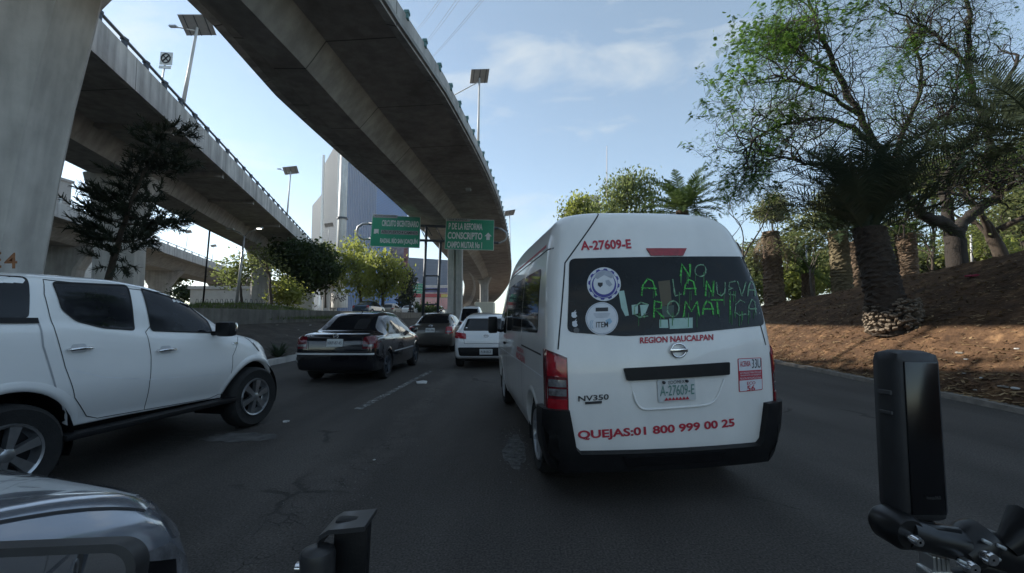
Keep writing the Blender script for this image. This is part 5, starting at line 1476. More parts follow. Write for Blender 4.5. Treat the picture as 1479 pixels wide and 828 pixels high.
# --- left side
d = 15.0
base = at(152, 440, d); q = random.Random(3)
ct = thing('conifer_tree', 'dark leaning feathery conifer in front of the left bridge column', 'tree', base)
mb = MB(); axis = limb(mb, [at(*p, d) - base for p in ((152, 440), (158, 395), (172, 350), (186, 300), (208, 250), (236, 200))], .14, .03, q, .03)
vs, fs = [], []
def spray(p, dr, ln, n):
    side = dr.orthogonal().normalized()
    for k in range(n):
        t_ = (k + 1) / n; c = p + dr * ln * t_ + Vector((0, 0, .10 * ln * t_ * t_))
        for _ in range(2):
            a_ = (dr * q.uniform(.5, 1.2) + Vector((q.gauss(0, .6), q.gauss(0, .6), q.gauss(0, .5) + .15))).normalized() * q.uniform(.13, .26)
            w_ = a_.orthogonal().normalized() * .016; o = len(vs); vs.extend([c - w_, c + w_, c + a_ + w_ * .4, c + a_ - w_ * .4]); fs.append((o, o+1, o+2, o+3))
for cu, cv, ru, rv, m_ in ((246, 198, 24, 20, 16), (226, 222, 24, 16, 14), (205, 252, 26, 16, 12), (185, 262, 14, 22, 8), (195, 285, 26, 18, 14), (176, 300, 24, 20, 14), (146, 286, 24, 10, 8), (140, 308, 20, 12, 8), (182, 325, 30, 16, 16), (226, 322, 28, 9, 12), (246, 318, 16, 8, 6),
    (160, 345, 24, 16, 12), (205, 345, 22, 12, 9), (138, 335, 20, 16, 8), (166, 372, 18, 18, 9), (235, 245, 26, 8, 6), (250, 235, 18, 8, 5)):
    c = at(cu, cv, d) - base; s_ = d / F
    root = min(axis, key=lambda p_: (p_ - c).length + max(0, (p_.z - c.z)) * .6)
    limb(mb, [root, root.lerp(c, .6) + Vector((0, 0, -.05)), c], .045, .012, q, .03, 5)
    for k in range(m_ * 2):
        p = c + Vector((q.uniform(-1, 1) * ru * s_, q.uniform(-1, 1) * .55, q.uniform(-1, 1) * rv * s_)) * .8
        dr = ((p - root).normalized() * .7 + Vector((q.gauss(0, .4), q.gauss(0, .4), q.gauss(0, .25) + .15))).normalized()
        spray(p, dr, q.uniform(.25, .55), 15)
mb.build('trunk', BARK, ct, True); raw('crown', vs, fs, LEAF_D, ct)
d = 38
plain_tree('small_tree', 'small green tree beside the double arm lamp', at(350, 438, d), [E(344, 392, 22, 20, d), E(333, 402, 16, 13, d), E(360, 380, 14, 12, d)], LEAF_P, 1500, .15, [at(350, 438, d), at(347, 412, d), at(345, 390, d)], 4, r=.12)
plain_tree('slender_tree', 'thin forked tree with sparse leaves left of the leafy column', at(392, 440, d - 4), [E(380, 372, 24, 14, d - 4), E(398, 385, 18, 10, d - 4), E(365, 362, 18, 8, d - 4)], LEAF_B2, 420, .12, [at(392, 440, d - 4), at(390, 415, d - 4), at(390, 400, d - 4), at(382, 375, d - 4)], 5, r=.12, hollow=.1)
d = 44
plain_tree('ivy_tree', 'dark ivy covered mass hanging from the left bridge edge', at(428, 440, d), [E(425, 372, 34, 24, d, 2.5), E(452, 378, 28, 26, d, 2.5), E(440, 402, 34, 20, d, 2.5), E(470, 390, 18, 16, d, 2)], LEAF_V, 12000, .20, [at(430, 440, d), at(430, 400, d), at(432, 380, d)], 6, r=.3)
plain_tree('bush', 'light green tall bush at the foot of the ivy mass', at(415, 442, d - 8), [E(412, 420, 12, 17, d - 8), E(424, 428, 12, 11, d - 8), E(403, 430, 8, 9, d - 8)], LEAF_W, 2200, .14, [at(415, 442, d - 8), at(414, 420, d - 8)], 7, r=.06, cat='bush')
d = 50
plain_tree('willow_tree', 'bright yellow green willow left under the glass tower', at(520, 452, d), [E(512, 372, 24, 26, d), E(505, 398, 28, 26, d), E(528, 412, 24, 22, d), E(515, 350, 12, 10, d)], LEAF_W, 3000, .22, [at(522, 452, d), at(520, 420, d), at(513, 385, d)], 8, droop=.8, r=.22)
plain_tree('willow_tree', 'round yellow green willow right below the left green sign', at(552, 452, d - 3), [E(552, 385, 28, 24, d - 3), E(562, 402, 26, 26, d - 3), E(545, 412, 24, 24, d - 3), E(575, 392, 14, 14, d - 3)], LEAF_W, 3400, .20, [at(553, 452, d - 3), at(553, 425, d - 3), at(555, 395, d - 3)], 9, droop=.8, r=.22)
plain_tree('roadside_tree', 'pale green tree left of the white pole base', at(470, 442, 70), [E(470, 372, 16, 20, 70), E(478, 392, 14, 16, 70), E(464, 395, 14, 14, 70)], LEAF_B, 2600, .27, [at(470, 445, 70), at(470, 400, 70)], 10, r=.2)
plain_tree('cypress_tree', 'dark narrow tree between willows and gantry', at(586, 450, 75), [E(587, 405, 9, 18, 75), E(586, 428, 9, 16, 75)], LEAF_D, 2200, .3, [at(586, 452, 75), at(587, 400, 75)], 11, r=.2)
plain_tree('hedge', 'dark hedge below the gantry legs', at(607, 452, 70), [E(606, 448, 14, 9, 70, 1.5), E(622, 449, 12, 7, 70, 1.5)], LEAF_V, 1800, .25, [at(607, 458, 70), at(607, 448, 70)], 12, r=.05, cat='hedge')
plain_tree('distant_tree', 'grey green tree under the far bridge, right of the column', at(228, 425, 85), [E(225, 396, 20, 14, 85), E(245, 400, 20, 12, 85), E(262, 398, 12, 12, 85)], LEAF_B2, 2400, .4, [at(230, 430, 85), at(230, 395, 85)], 13, r=.25)
plain_tree('column_shrub', 'clipped shrub round the far bridge column', at(265, 437, 55), [E(265, 424, 10, 9, 55, 1.2)], LEAF_V, 1300, .2, [at(265, 440, 55), at(265, 425, 55)], 14, r=.08, cat='shrub')

# grass on the mound: nobody could count it
q = random.Random(21); vs, fs = [], []
for _ in range(9000):
    a = q.uniform(0, 6.283); rr = math.sqrt(q.random()); x = -15.5 + 4.6 * rr * math.cos(a); y = 26 + 10.5 * rr * math.sin(a)
    if y > 31 and q.random() < .7: continue
    z = upper(x, y); h = q.uniform(.06, .22); b = q.uniform(0, 6.283); w_ = .022
    o = len(vs); vs += [(x - w_ * math.cos(b), y - w_ * math.sin(b), z - .02), (x + w_ * math.cos(b), y + w_ * math.sin(b), z - .02), (x + q.uniform(-.08, .08), y + q.uniform(-.08, .08), z + h)]; fs.append((o, o + 1, o + 2))
tag(raw('grass', vs, fs, GRASSM), kind='stuff', label='short green grass on the mound behind the wall', cat='grass')
def agave(label, base, n, ln, mat, seed):
    q = random.Random(seed); mb = []; fs = []
    for k in range(n):
        a = q.uniform(0, 6.283); e = q.uniform(.3, 1.35); L_ = ln * q.uniform(.7, 1.1)
        d = Vector((math.cos(a) * math.cos(e), math.sin(a) * math.cos(e), math.sin(e))); s_ = Vector((-math.sin(a), math.cos(a), 0)) * .03
        o = len(mb); p1 = d * L_ * .5; p2 = d * L_ + Vector((0, 0, -.12 * L_))
        mb += [s_ * -.7, s_ * .7, p1 + s_, p1 - s_, p2]; fs += [(o, o+1, o+2, o+3), (o+3, o+2, o+4)]
    t = thing('spiky_plant', label, 'plant', base); raw('leaves', mb, fs, mat, t); return t
c = at(402, 508, 13.5)
agave('dark spiky plant on the dirt verge ahead of the pickup', (c.x, c.y, verge(c.x, c.y)), 70, .62, FROND_D, 31)

# --- palms
def frond(vs, fs, base, az, el, ln, q, width=.32, droop=1.0, nl=26, lw=.028):
    """a curved rib with a row of leaflets on either side"""
    p = Vector(base); pts = [p.copy()]; e = el; n = 12
    for i in range(n):
        e -= droop * (.04 + .12 * i / n)
        p = p + Vector((math.cos(az) * math.cos(e), math.sin(az) * math.cos(e), math.sin(e))) * ln / n; pts.append(p.copy())
    sd = Vector((-math.sin(az), math.cos(az), 0))
    for i in range(n):                                    # rib
        w_ = .022 * (1 - i / n) + .006; o = len(vs)
        vs += [pts[i] - sd * w_, pts[i] + sd * w_, pts[i+1] + sd * w_ * .9, pts[i+1] - sd * w_ * .9]; fs.append((o, o+1, o+2, o+3))
    for k in range(nl):
        t = .12 + .86 * k / nl; f_ = t * n; i = min(int(f_), n - 1); p = pts[i].lerp(pts[i+1], f_ - i); tg = (pts[i+1] - pts[i]).normalized()
        up = sd.cross(tg)
        L_ = width * ln * (math.sin(math.pi * min(1, t * .93 + .1)) ** .7) * q.uniform(.85, 1.1)
        for s_ in (-1, 1):
            dirv = (sd * s_ * .8 + tg * .62 - up * q.uniform(.0, .55) + Vector((0, 0, -.15 * droop))).normalized()
            nrm = tg * lw * .5; o = len(vs); m_ = p + dirv * L_ * .55
            vs += [p - nrm, p + nrm, m_ + nrm * 1.0, m_ - nrm * 1.0, p + dirv * L_ + Vector((0, 0, -.10 * L_))]
            fs += [(o, o+1, o+2, o+3), (o+3, o+2, o+4)]
def palm_trunk(h, r0, r1, q, lean=(0, 0), rings=46, boots=True):
    mb = MB(); prof = []; n = 22; o = 0
    for i in range(rings + 1):
        t = i / rings; r_ = r0 + (r1 - r0) * t
        for k in range(n):
            a = 2 * math.pi * (k + .5 * (i % 2)) / n
            rr = r_ * (1 + (.16 if boots else .07) * q.uniform(-.6, 1) * (1 if i % 2 else .3))
            mb.v.append((rr * math.cos(a) + lean[0] * t, rr * math.sin(a) + lean[1] * t, h * t))
        if i:
            for k in range(n):
                k2 = (k + 1) % n; mb.f.append(((i-1)*n+k, (i-1)*n+k2, i*n+k2, i*n+k))
    return mb
def palm(label, base, h, r0, r1, nf, fl, mat, seed, lean=(0, 0), droop=1.0, elmin=-.3, width=.30, bark=PALMBARK, nl=26, lw=.03, skirt=0, group=None, azr=None, elp=.9):
    q = random.Random(seed); t = thing('palm_tree', label, 'palm', base, group=group)
    tr = palm_trunk(h, r0, r1, q, lean).build('trunk', bark, t, False)
    vs, fs = [], []; top = Vector((lean[0], lean[1], h))
    for k in range(nf):
        az = k * 2.39996 + q.uniform(-.2, .2); u_ = (k + .5) / nf
        el = elmin + (1.42 - elmin) * u_ ** elp
        if azr: az = q.uniform(*azr)
        frond(vs, fs, top + Vector((math.cos(az) * r1 * .6, math.sin(az) * r1 * .6, q.uniform(-.15, .1))), az, el, fl * q.uniform(.82, 1.08) * (1 - .18 * max(0, u_ - .8)), q, width, droop, nl, lw)
    raw('fronds', vs, fs, mat, t)
    if skirt:
        vs, fs = [], []
        for k in range(skirt): 
            az = q.uniform(0, 6.283); frond(vs, fs, top + Vector((math.cos(az) * r1, math.sin(az) * r1, q.uniform(-.5, -.1))), az, q.uniform(-.9, -.1), fl * q.uniform(.6, .9), q, .16, 1.5, 14, .03)
        raw('dead_fronds', vs, fs, DRYF, t)
    return t
def foot(u, d):
    x = (u - 739.5) / F * d; return Vector((x, d, hill(x, d) - .15))
# the big dark palm beside the road
b = foot(1288, 10.6)
pt_ = palm('stout dark palm on the bank with a rough pale trunk base', b, at(1262, 330, 10.6).z - b.z, .41, .31, 66, 2.6, FROND_D, 41, (at(1250, 335, 10.6).x - b.x, -.1), .62, .0, .21, pm('dark_palm_trunk', (.045, .034, .026), .95, var=.5, scale=9, bump=.9, bscale=25), 46, .026, elp=.45)
mb = MB(); q = random.Random(4)
for i in range(420):                                       # the ring of dry leaf boots round the foot
    a = q.uniform(0, 6.283); z = q.uniform(.05, .85); r_ = .50 + .05 * math.sin(z * 4)
    d_ = Vector((math.cos(a), math.sin(a), .55)).normalized(); c = Vector((math.cos(a) * r_ * .93, math.sin(a) * r_ * .93, z))
    mb.bbox(c, (q.uniform(.10, .17), q.uniform(.05, .10), .045), d_.to_track_quat('X', 'Z').to_matrix() @ Matrix.Rotation(q.uniform(-.5, .5), 3, 'X'), .012)
mb.build('leaf_boots', PALMBARK_B, pt_)
# right edge palm, crown partly out of frame
b = foot(1590, 8.6)
palm('dark palm leaning in from the right edge with long arching fronds', b, at(1515, 195, 8.6).z - b.z, .36, .30, 46, 2.3, FROND_D, 43, (at(1515, 195, 8.6).x - b.x, 0), .7, -.25, .22, nl=48, lw=.028)
# palms behind
b = at(985, 300, 26); palm('green palm showing its crown above the van roof', (b.x, 26, 0), b.z - .2, .42, .36, 48, 2.7, FROND_Y, 44, (0, 0), .75, -.2, .2, nl=34, lw=.06, skirt=22)
b = foot(1119, 21); palm('bare palm trunk with dead brown fronds, right beside the van window', b, at(1112, 335, 21).z - b.z, .44, .36, 0, 2.4, FROND, 45, (at(1113, 335, 21).x - b.x, 0), skirt=34)
b = foot(1219, 18.5); palm('tall straight palm trunk left behind the stout dark palm', b, at(1213, 335, 18.5).z - b.z, .38, .33, 30, 2.3, FROND, 46, (-.15, 0), 1.0, -.4, .2, pm('mossy_palm_bark', (.13, .105, .06), .95, var=.5, scale=8, bump=.8, bscale=30), 26, .04)
b = foot(1238, 21.5); palm('shorter grey palm trunk half hidden behind the stout dark palm', b, at(1236, 350, 21.5).z - b.z, .30, .27, 22, 1.8, FROND, 47, (0, 0), 1.1, -.4, .2, nl=22, lw=.04)
b = foot(1168, 21); palm('young bushy palm with bright arching fronds between two trunks', b, at(1165, 395, 21).z - b.z, .28, .25, 34, 1.75, FROND_Y, 48, (0, 0), 1.15, -.1, .2, nl=24, lw=.04)
b = foot(1316, 17.5); palm('small palm with shaggy trunk right behind the stout dark palm', b, at(1314, 338, 17.5).z - b.z, .30, .34, 26, 1.2, FROND_Y, 49, (-.1, 0), 1.1, .1, .2, nl=22, lw=.03)

# --- the big bare-branched jacaranda
q = random.Random(77); d = 14.2
base = foot(1384, d); jt = thing('jacaranda_tree', 'wide spreading jacaranda with twisted dark limbs and sparse new leaves', 'tree', base)
mb = MB(); tips = []
A_ = lambda u, v, dd=0.0: at(u, v, d + dd) - base
trunk = limb(mb, [Vector((0, 0, -.2)), A_(1380, 350), A_(1377, 333)], .30, .26, q, .02, 10)
limbs = [([A_(1378, 336), A_(1362, 322, -.3), A_(1338, 312, -.5), A_(1316, 290, -.6), A_(1290, 255, -.8), A_(1268, 215, -1), A_(1240, 165, -1.2), A_(1212, 110, -1.4), A_(1190, 60, -1.6), A_(1170, 10, -1.6)], .20, .05),
         ([A_(1380, 335), A_(1398, 316, .2), A_(1422, 297, .2), A_(1441, 286, .2), A_(1436, 262, .1), A_(1424, 235, 0), A_(1430, 200, -.2), A_(1412, 150, -.3), A_(1398, 95, -.5), A_(1402, 40, -.6), A_(1390, -30, -.6)], .19, .05),
         ([A_(1375, 345, .5), A_(1366, 300, .8), A_(1366, 265, .9), A_(1382, 232, .8), A_(1395, 205, .8), A_(1440, 150, .8), A_(1470, 80, .6)], .19, .05),
         ([A_(1268, 215, -1), A_(1230, 185, -1.3), A_(1185, 172, -1.7), A_(1140, 180, -2.0), A_(1100, 195, -2.2), A_(1072, 222, -2.3)], .085, .018),
         ([A_(1240, 165, -1.2), A_(1205, 140, -1.7), A_(1160, 120, -2.2), A_(1120, 110, -2.6)], .07, .02),
         ([A_(1290, 255, -.8), A_(1300, 200, -.5), A_(1325, 150, -.3), A_(1330, 90, 0), A_(1310, 30, .2)], .10, .03),
         ([A_(1398, 95, -.5), A_(1360, 60, -.7), A_(1330, 35, -.9), A_(1290, 20, -1.2)], .06, .02),
         ([A_(1268, 215, -1), A_(1310, 205, -1.2), A_(1350, 180, -1.2), A_(1375, 150, -1.3), A_(1385, 105, -1.4)], .06, .02),
         ([A_(1316, 290, -.6), A_(1270, 262, -1.1), A_(1220, 240, -1.6), A_(1175, 238, -2.0), A_(1120, 225, -2.3)], .07, .018),
         ([A_(1424, 235, 0), A_(1400, 215, -.3), A_(1350, 210, -.7), A_(1300, 180, -1)], .06, .02),
         ([A_(1212, 110, -1.4), A_(1170, 85, -1.8), A_(1135, 65, -2.2)], .055, .018)]
for pts, r0, r1 in limbs:
    path = limb(mb, pts, r0, r1, q, .05, 8)
    L_ = len(path)
    for k in range(int(7 + L_ * 1.15)):
        i = int(L_ * (.25 + .74 * q.random())); i = min(i, L_ - 2)
        dr = (path[i+1] - path[i]).normalized(); nd = (dr + Vector((q.gauss(0, .8), q.gauss(0, .7), q.gauss(0, .7) + .1))).normalized()
        grow(mb, path[i], nd, q.uniform(.7, 1.2), max(.026, r0 * (1 - i / L_) * .34), 3, q, tips, .75, .06, .36)
    grow(mb, path[-1], path[-1] - path[-3], 1.1, r1 * .8, 3, q, tips, .75, .06, .36)
mb.build('trunk', pm('dark_bark', (.026, .021, .018), .95, var=.4, scale=7, bump=.9, bscale=22, stretch=(1, 1, .3)), jt, True)
vs, fs = [], []
print('TIPS', len(tips), len(mb.f))
for p, dr in tips:
    w = p + base
    u_ = 739.5 + F * w.x / w.y; v_ = 454 - F * (w.z - HC) / w.y
    nz_ = mathutils.noise.noise(w * .75) + .45 * mathutils.noise.noise(w * 2.1)
    edge = max(0, 1 - (u_ - 1050) / 170) * .55 + max(0, 1 - v_ / 150) * .30
    if q.random() < .75:                                    # small olive leaf buds on bare twigs
        for k in range(5):
            c = p + Vector((q.gauss(0, .12), q.gauss(0, .12), q.gauss(0, .12))); a = Vector((q.gauss(0, 1), q.gauss(0, 1), q.gauss(0, 1))).normalized() * .035; b_ = a.orthogonal().normalized() * .016
            o = len(vs); vs += [c - a, c + b_, c + a, c - b_]; fs.append((o, o+1, o+2, o+3))
    if nz_ + edge < (.50 if u_ < 1230 else .72) or q.random() < .35: continue
    for k in range(q.randint(4, 7)):                        # feathery compound leaves radiating from the twig end
        az = q.uniform(0, 6.283); el = q.uniform(-.6, .8); ln = q.uniform(.11, .20); p = p + Vector((q.gauss(0, .07), q.gauss(0, .07), q.gauss(0, .07)))
        a = (Vector((math.cos(az) * math.cos(el), math.sin(az) * math.cos(el), math.sin(el))) + dr * .5).normalized(); sd_ = a.cross(Vector((q.gauss(0, .3), q.gauss(0, .3), 1))).normalized()
        for j in range(8):
            t_ = (j + 1) / 8; c = p + a * ln * t_ + Vector((0, 0, -.10 * t_ * t_))
            hw = .045 * math.sin(math.pi * min(1, t_ * .8 + .18))
            for s_ in (-1, 1):
                o = len(vs); e = c + (sd_ * s_ + a * .55 + Vector((0, 0, -.25))) * hw; w_ = a * .0085
                vs += [c - w_, c + w_, e + w_ * .8, e - w_ * .8]; fs.append((o, o+1, o+2, o+3))
raw('crown', vs, fs, LEAF_J, jt)

def bare_tree(label, base, h, seed, r=.10, lev=4, leaf=None, dirv=(0, 0, 1), ln=None, name='bare_tree', n_leaf=0, bark=BARK, group=None):
    q = random.Random(seed); t = thing(name, label, 'tree', base, group=group); mb = MB(); tips = []
    pts = limb(mb, [Vector((0, 0, -.2)), Vector(dirv) * h * .2 + Vector((q.uniform(-.1, .1), 0, 0)), Vector(dirv) * h * .42], r, r * .7, q, .03)
    for k in range(4):
        nd = Vector(dirv) + Vector((q.gauss(0, .5), q.gauss(0, .5), .2)); grow(mb, pts[-1 - k], nd, (ln or h * .27), r * .5, lev - 1, q, tips, .55, .2)
    mb.build('trunk', bark, t, True)
    if leaf:
        vs, fs = [], []
        for p, dr in tips:
            for k in range(n_leaf):
                c = p + Vector((q.gauss(0, .22), q.gauss(0, .22), q.gauss(0, .18))); a = Vector((q.uniform(-1, 1), q.uniform(-1, 1), q.uniform(-1, 1))).normalized() * q.uniform(.05, .10); b_ = a.orthogonal().normalized() * .04
                o = len(vs); vs += [c - a, c + b_, c + a, c - b_]; fs.append((o, o+1, o+2, o+3))
        raw('crown', vs, fs, leaf, t)
    return t
b = foot(1075, 24); bare_tree('leafless grey tree between the van roof and the jacaranda', b, at(1075, 255, 24).z - b.z, 51, .12, 5, bark=BARK_G)
b = foot(1465, 15.5); bare_tree('dark leaning tree trunk at the right edge beyond the jacaranda', b, 5.2, 52, .26, 4, LEAF_B2, (-.30, 0, 1), n_leaf=8, name='leaning_tree', bark=BARK)
b = foot(1345, 19); bare_tree('thin crooked sapling behind the twisted jacaranda trunk', b, 4.6, 53, .07, 4, LEAF_B, (.1, 0, 1), n_leaf=10, name='sapling')
b = foot(1178, 19); bare_tree('pale crooked sapling beside the young bushy palm', b, 3.4, 55, .06, 3, LEAF_B2, (-.12, 0, 1), n_leaf=6, name='sapling', bark=BARK_G)
b = foot(1430, 21); bare_tree('slim bent sapling right of the twisted jacaranda trunk', b, 4.4, 54, .07, 4, LEAF_B, (-.08, 0, 1), n_leaf=8, name='sapling')
# park trees far behind the crest
for i, (u, v, ru, rv, d, mat, lab) in enumerate((
    (1085, 385, 34, 46, 40, LEAF_B2, 'olive tree behind the bare palm trunk'), (1150, 350, 45, 42, 48, LEAF_B, 'airy yellow green tree behind the young palm'),
    (1205, 300, 50, 44, 44, LEAF_B2, 'dull green tree behind the tall straight palm'), (1290, 350, 55, 45, 42, LEAF_B, 'light green tree seen between stout palm and jacaranda trunk'),
    (1345, 255, 55, 45, 40, LEAF_B2, 'olive tree crown behind the jacaranda fork'), (1410, 340, 55, 40, 45, LEAF_W, 'bright green low tree right of the jacaranda trunk'),
    (1470, 345, 50, 45, 36, LEAF_B, 'pale green tree at the right edge behind the leaning trunk'), (1450, 240, 60, 55, 38, LEAF_B2, 'large olive tree high behind the right edge palm'),
    (1060, 415, 40, 26, 34, LEAF_B, 'low green thicket left of the bare palm trunk'), (1150, 405, 36, 26, 33, LEAF_W, 'bright low thicket behind the young bushy palm'), (1200, 385, 40, 34, 36, LEAF_B2, 'dull low thicket left behind the tall straight palm'), (1330, 385, 46, 28, 32, LEAF_B, 'low sunlit thicket behind the small shaggy palm'), (1420, 368, 50, 26, 30, LEAF_W, 'bright thicket right of the jacaranda foot'), (1475, 300, 40, 40, 34, LEAF_B2, 'olive crown at the right edge above the leaning trunk'),
    (1240, 395, 50, 32, 38, LEAF_B, 'low yellowish shrub tree on the crest behind the palms'), (1115, 300, 30, 24, 55, LEAF_B2, 'distant thin tree above the bare palm'))):
    g_ = Vector(((u - 739.5) / F * d, d, 0)); g_.z = hill(g_.x, d) - .3
    plain_tree('park_tree', lab, g_, [E(u, v, ru * .7, rv * .6, d), E(u - ru * .45, v + rv * .3, ru * .55, rv * .55, d), E(u + ru * .45, v + rv * .25, ru * .55, rv * .55, d), E(u + ru * .1, v - rv * .45, ru * .5, rv * .4, d), E(u, v + rv * .55, ru * .6, rv * .4, d)],
               mat, 4200, .19, [g_, g_.lerp(at(u, v, d), .5) + Vector((.2, 0, 0)), at(u, v, d)], 60 + i, r=.16, group='trees of the park behind the bank', clump=.5, hollow=.25, branches=14)
d = 29
plain_tree('pepper_tree', 'rounded drooping green tree rising above the van roof', at(905, 450, d), [E(898, 283, 30, 26, d), E(918, 272, 30, 22, d), E(880, 296, 22, 18, d), E(935, 288, 18, 24, d), E(905, 262, 22, 14, d), E(905, 310, 40, 20, d)], LEAF_P, 5200, .12, [at(905, 470, d), at(903, 380, d), at(905, 300, d)], 81, r=.22, droop=.9)
plain_tree('pepper_tree', 'small leafy tree low at the left above the van roof', at(840, 450, d + 6), [E(838, 296, 16, 12, d + 6), E(832, 310, 18, 12, d + 6), E(852, 310, 16, 10, d + 6)], LEAF_W, 2600, .16, [at(840, 470, d + 6), at(840, 310, d + 6)], 82, r=.15, droop=.7)
# white lamp posts in the park
for u, v0, v1, lab in ((1164, 345, 412, 'thin white post beside the young bushy palm'), (1402, 338, 380, 'thin white post right of the twisted jacaranda trunk')):
    p, q_ = at(u + 2, v1 + 8, 26), at(u, v0, 26); tag(MB().tube([p, q_], .05, 8).build('park_post', POLEW, None, True), lab, 'post')

# fallen leaves on the bank: stuff
q = random.Random(99); vs, fs = [], []
for _ in range(9000):
    y = 4 + 22 * q.random() ** 1.3; k = kerbx(y) + .1; x = k + 6.5 * q.random() ** 1.8; z = hill(x, y) + .012
    a = q.uniform(0, 6.283); L_ = q.uniform(.02, .09) * (2.2 if q.random() < .12 else 1); w_ = q.uniform(.006, .02); t_ = q.uniform(-.03, .05)
    dx, dy = math.cos(a) * L_, math.sin(a) * L_; nx, ny = -math.sin(a) * w_, math.cos(a) * w_
    o = len(vs); vs += [(x - dx - nx, y - dy - ny, z), (x + dx - nx, y + dy - ny, z + t_), (x + dx + nx, y + dy + ny, z + t_), (x - dx + nx, y - dy + ny, z + .01)]; fs.append((o, o+1, o+2, o+3))
tag(raw('leaf_litter', vs, fs, leafmat('straw_leaf', (.10, .06, .03), (.42, .30, .17), .1, 3)), kind='stuff', label='dry fallen leaves and straw over the park bank', cat='leaf litter')

# litter, each piece its own thing
LIT = pm('litter_paper', (.50, .50, .49), .8, var=.2, scale=20); LITP = pm('pink_rag', (.45, .06, .11), .8, var=.2, scale=20); LITB = pm('dull_card', (.26, .24, .21), .9, var=.2, scale=15)
def litter(u, v, sz, zf, label, mat, group=None, seed=0, name='litter'):
    q = random.Random(seed + int(u * 7 + v)); r_ = ray(u, v); t_ = 2.0
    while t_ < 60:
        p = Vector((0, 0, HC)) + r_ * t_
        if p.z < zf(p.x, p.y): break
        t_ += .02
    z = zf(p.x, p.y); n = 7; top, bot = [], []
    for k in range(n):
        a = 2 * math.pi * k / n; m_ = q.uniform(.55, 1.1); top.append((sz * m_ * math.cos(a), sz * .7 * m_ * math.sin(a), q.uniform(.01, .28) * sz + .008))
    vs = top + [(x * .95, y * .95, .003) for x, y, _ in top] + [(0, 0, sz * .22 + .01)]
    fs = [(k, (k + 1) % n, 2 * n) for k in range(n)] + [(n + k, n + (k + 1) % n, (k + 1) % n, k) for k in range(n)] + [tuple(n + k for k in range(n))]
    o = MB().add(vs, fs).build(name, mat); o.location = (p.x, p.y, z); o.rotation_euler[2] = q.uniform(0, 6)
    return tag(o, label, 'litter', group)
flat = lambda x, y: 0.0
litter(609, 554, .16, flat, 'flattened pale paper on the road beside the lane dash', LIT)
litter(413, 610, .07, flat, 'crumpled white paper on the road right of the pickup front wheel', LIT)
litter(540, 666, .02, flat, 'tiny white scrap on the road by the lane crack', LIT)
litter(1405, 400, .20, hill, 'pink rag lying high on the dark bank', LITP, name='rag')
for i, (u, v, s_) in enumerate(((431, 477, .10), (420, 462, .14), (414, 485, .08), (448, 470, .07), (400, 470, .09), (365, 463, .11), (440, 497, .07), (352, 466, .08))):
    litter(u, v, s_, verge, 'scrap of pale rubbish on the grey dirt slope beyond the pickup', LIT if i % 2 else LITB, 'rubbish on the dirt slope', i)
for i, (u, v, s_) in enumerate(((1386, 512, .09), (1418, 548, .05), (1450, 560, .10), (1470, 505, .06), (1408, 565, .05), (1465, 562, .09), (1392, 540, .05), (1395, 520, .04))):
    litter(u, v, s_, hill, 'scrap of pale rubbish on the bank right of the handlebar camera', LIT if i % 2 else LITB, 'rubbish on the park bank', i)

# ================================================================ traffic farther on
car('blue_sedan', 'dark blue sedan on the raised road beyond the wall', 'car', -14.55, 42.5, 6, PAINT_BL, L_=4.5, H_=1.46, z=1.30, lampmat=RED_L, detail=False, plate=False)
car('silver_hatchback', 'silver car ahead of the blue sedan beyond the wall', 'car', -16.6, 59, 4, pm('beige_car_paint', (.35, .33, .31), .3, .3, var=.05), 'hatch', L_=4.3, H_=1.6, z=1.30, detail=False, plate=False)
car('white_sedan', 'white car seen over the wall left of the motorcyclist', 'car', -15.6, 65, 2, WHITE_H, L_=4.4, H_=1.46, z=1.30, detail=False, plate=False)
car('white_wagon', 'white car far off under the gantry legs', 'car', -13.4, 80, 0, WHITE_H, 'hatch', L_=4.3, H_=1.65, z=1.30, detail=False, plate=False)
car('white_minivan', 'white minivan far ahead right of the fluted bridge column', 'minivan', -2.75, 29, 0, WHITE_H, 'hatch', L_=4.6, H_=2.0, w=.86, detail=False, plate=True)
car('red_lamp_hatchback', 'car with lit red brake lamps behind the white hatchback', 'car', -1.55, 22.5, 0, PAINT_G, 'hatch', L_=4.1, H_=1.52, w=.84, lampmat=RED_ON, detail=False, plate=False)
t = thing('box_truck', 'cream box truck far ahead beside the van mirror', 'truck', (-2.9, 46, 0))
MB().bbox((0, 2.2, 1.65), (2.0, 4.2, 2.1), None, .05).build('cargo_box', pm('cream_box', (.62, .58, .48), .5, var=.06), t)
MB().bbox((0, 5.2, 1.35), (1.9, 1.5, 1.6), None, .15).build('cab', WHITE_H, t, True, 40)
MB().box((0, 2.6, .5), (1.4, 5.0, .2)).build('chassis', BLACK, t)
for sx in (-1, 1):
    for yy in (1.2, 5.0):
        MB().lathe([(.001, -.12), (.36, -.12), (.38, 0), (.36, .12), (.001, .12)], (sx * .85, yy, .38), 20, 'x').build('wheel', RUBBER, t, True, 40)
    MB().box((sx * .8, .08, .7), (.22, .05, .12)).build('tail_lamp', RED_L, t)
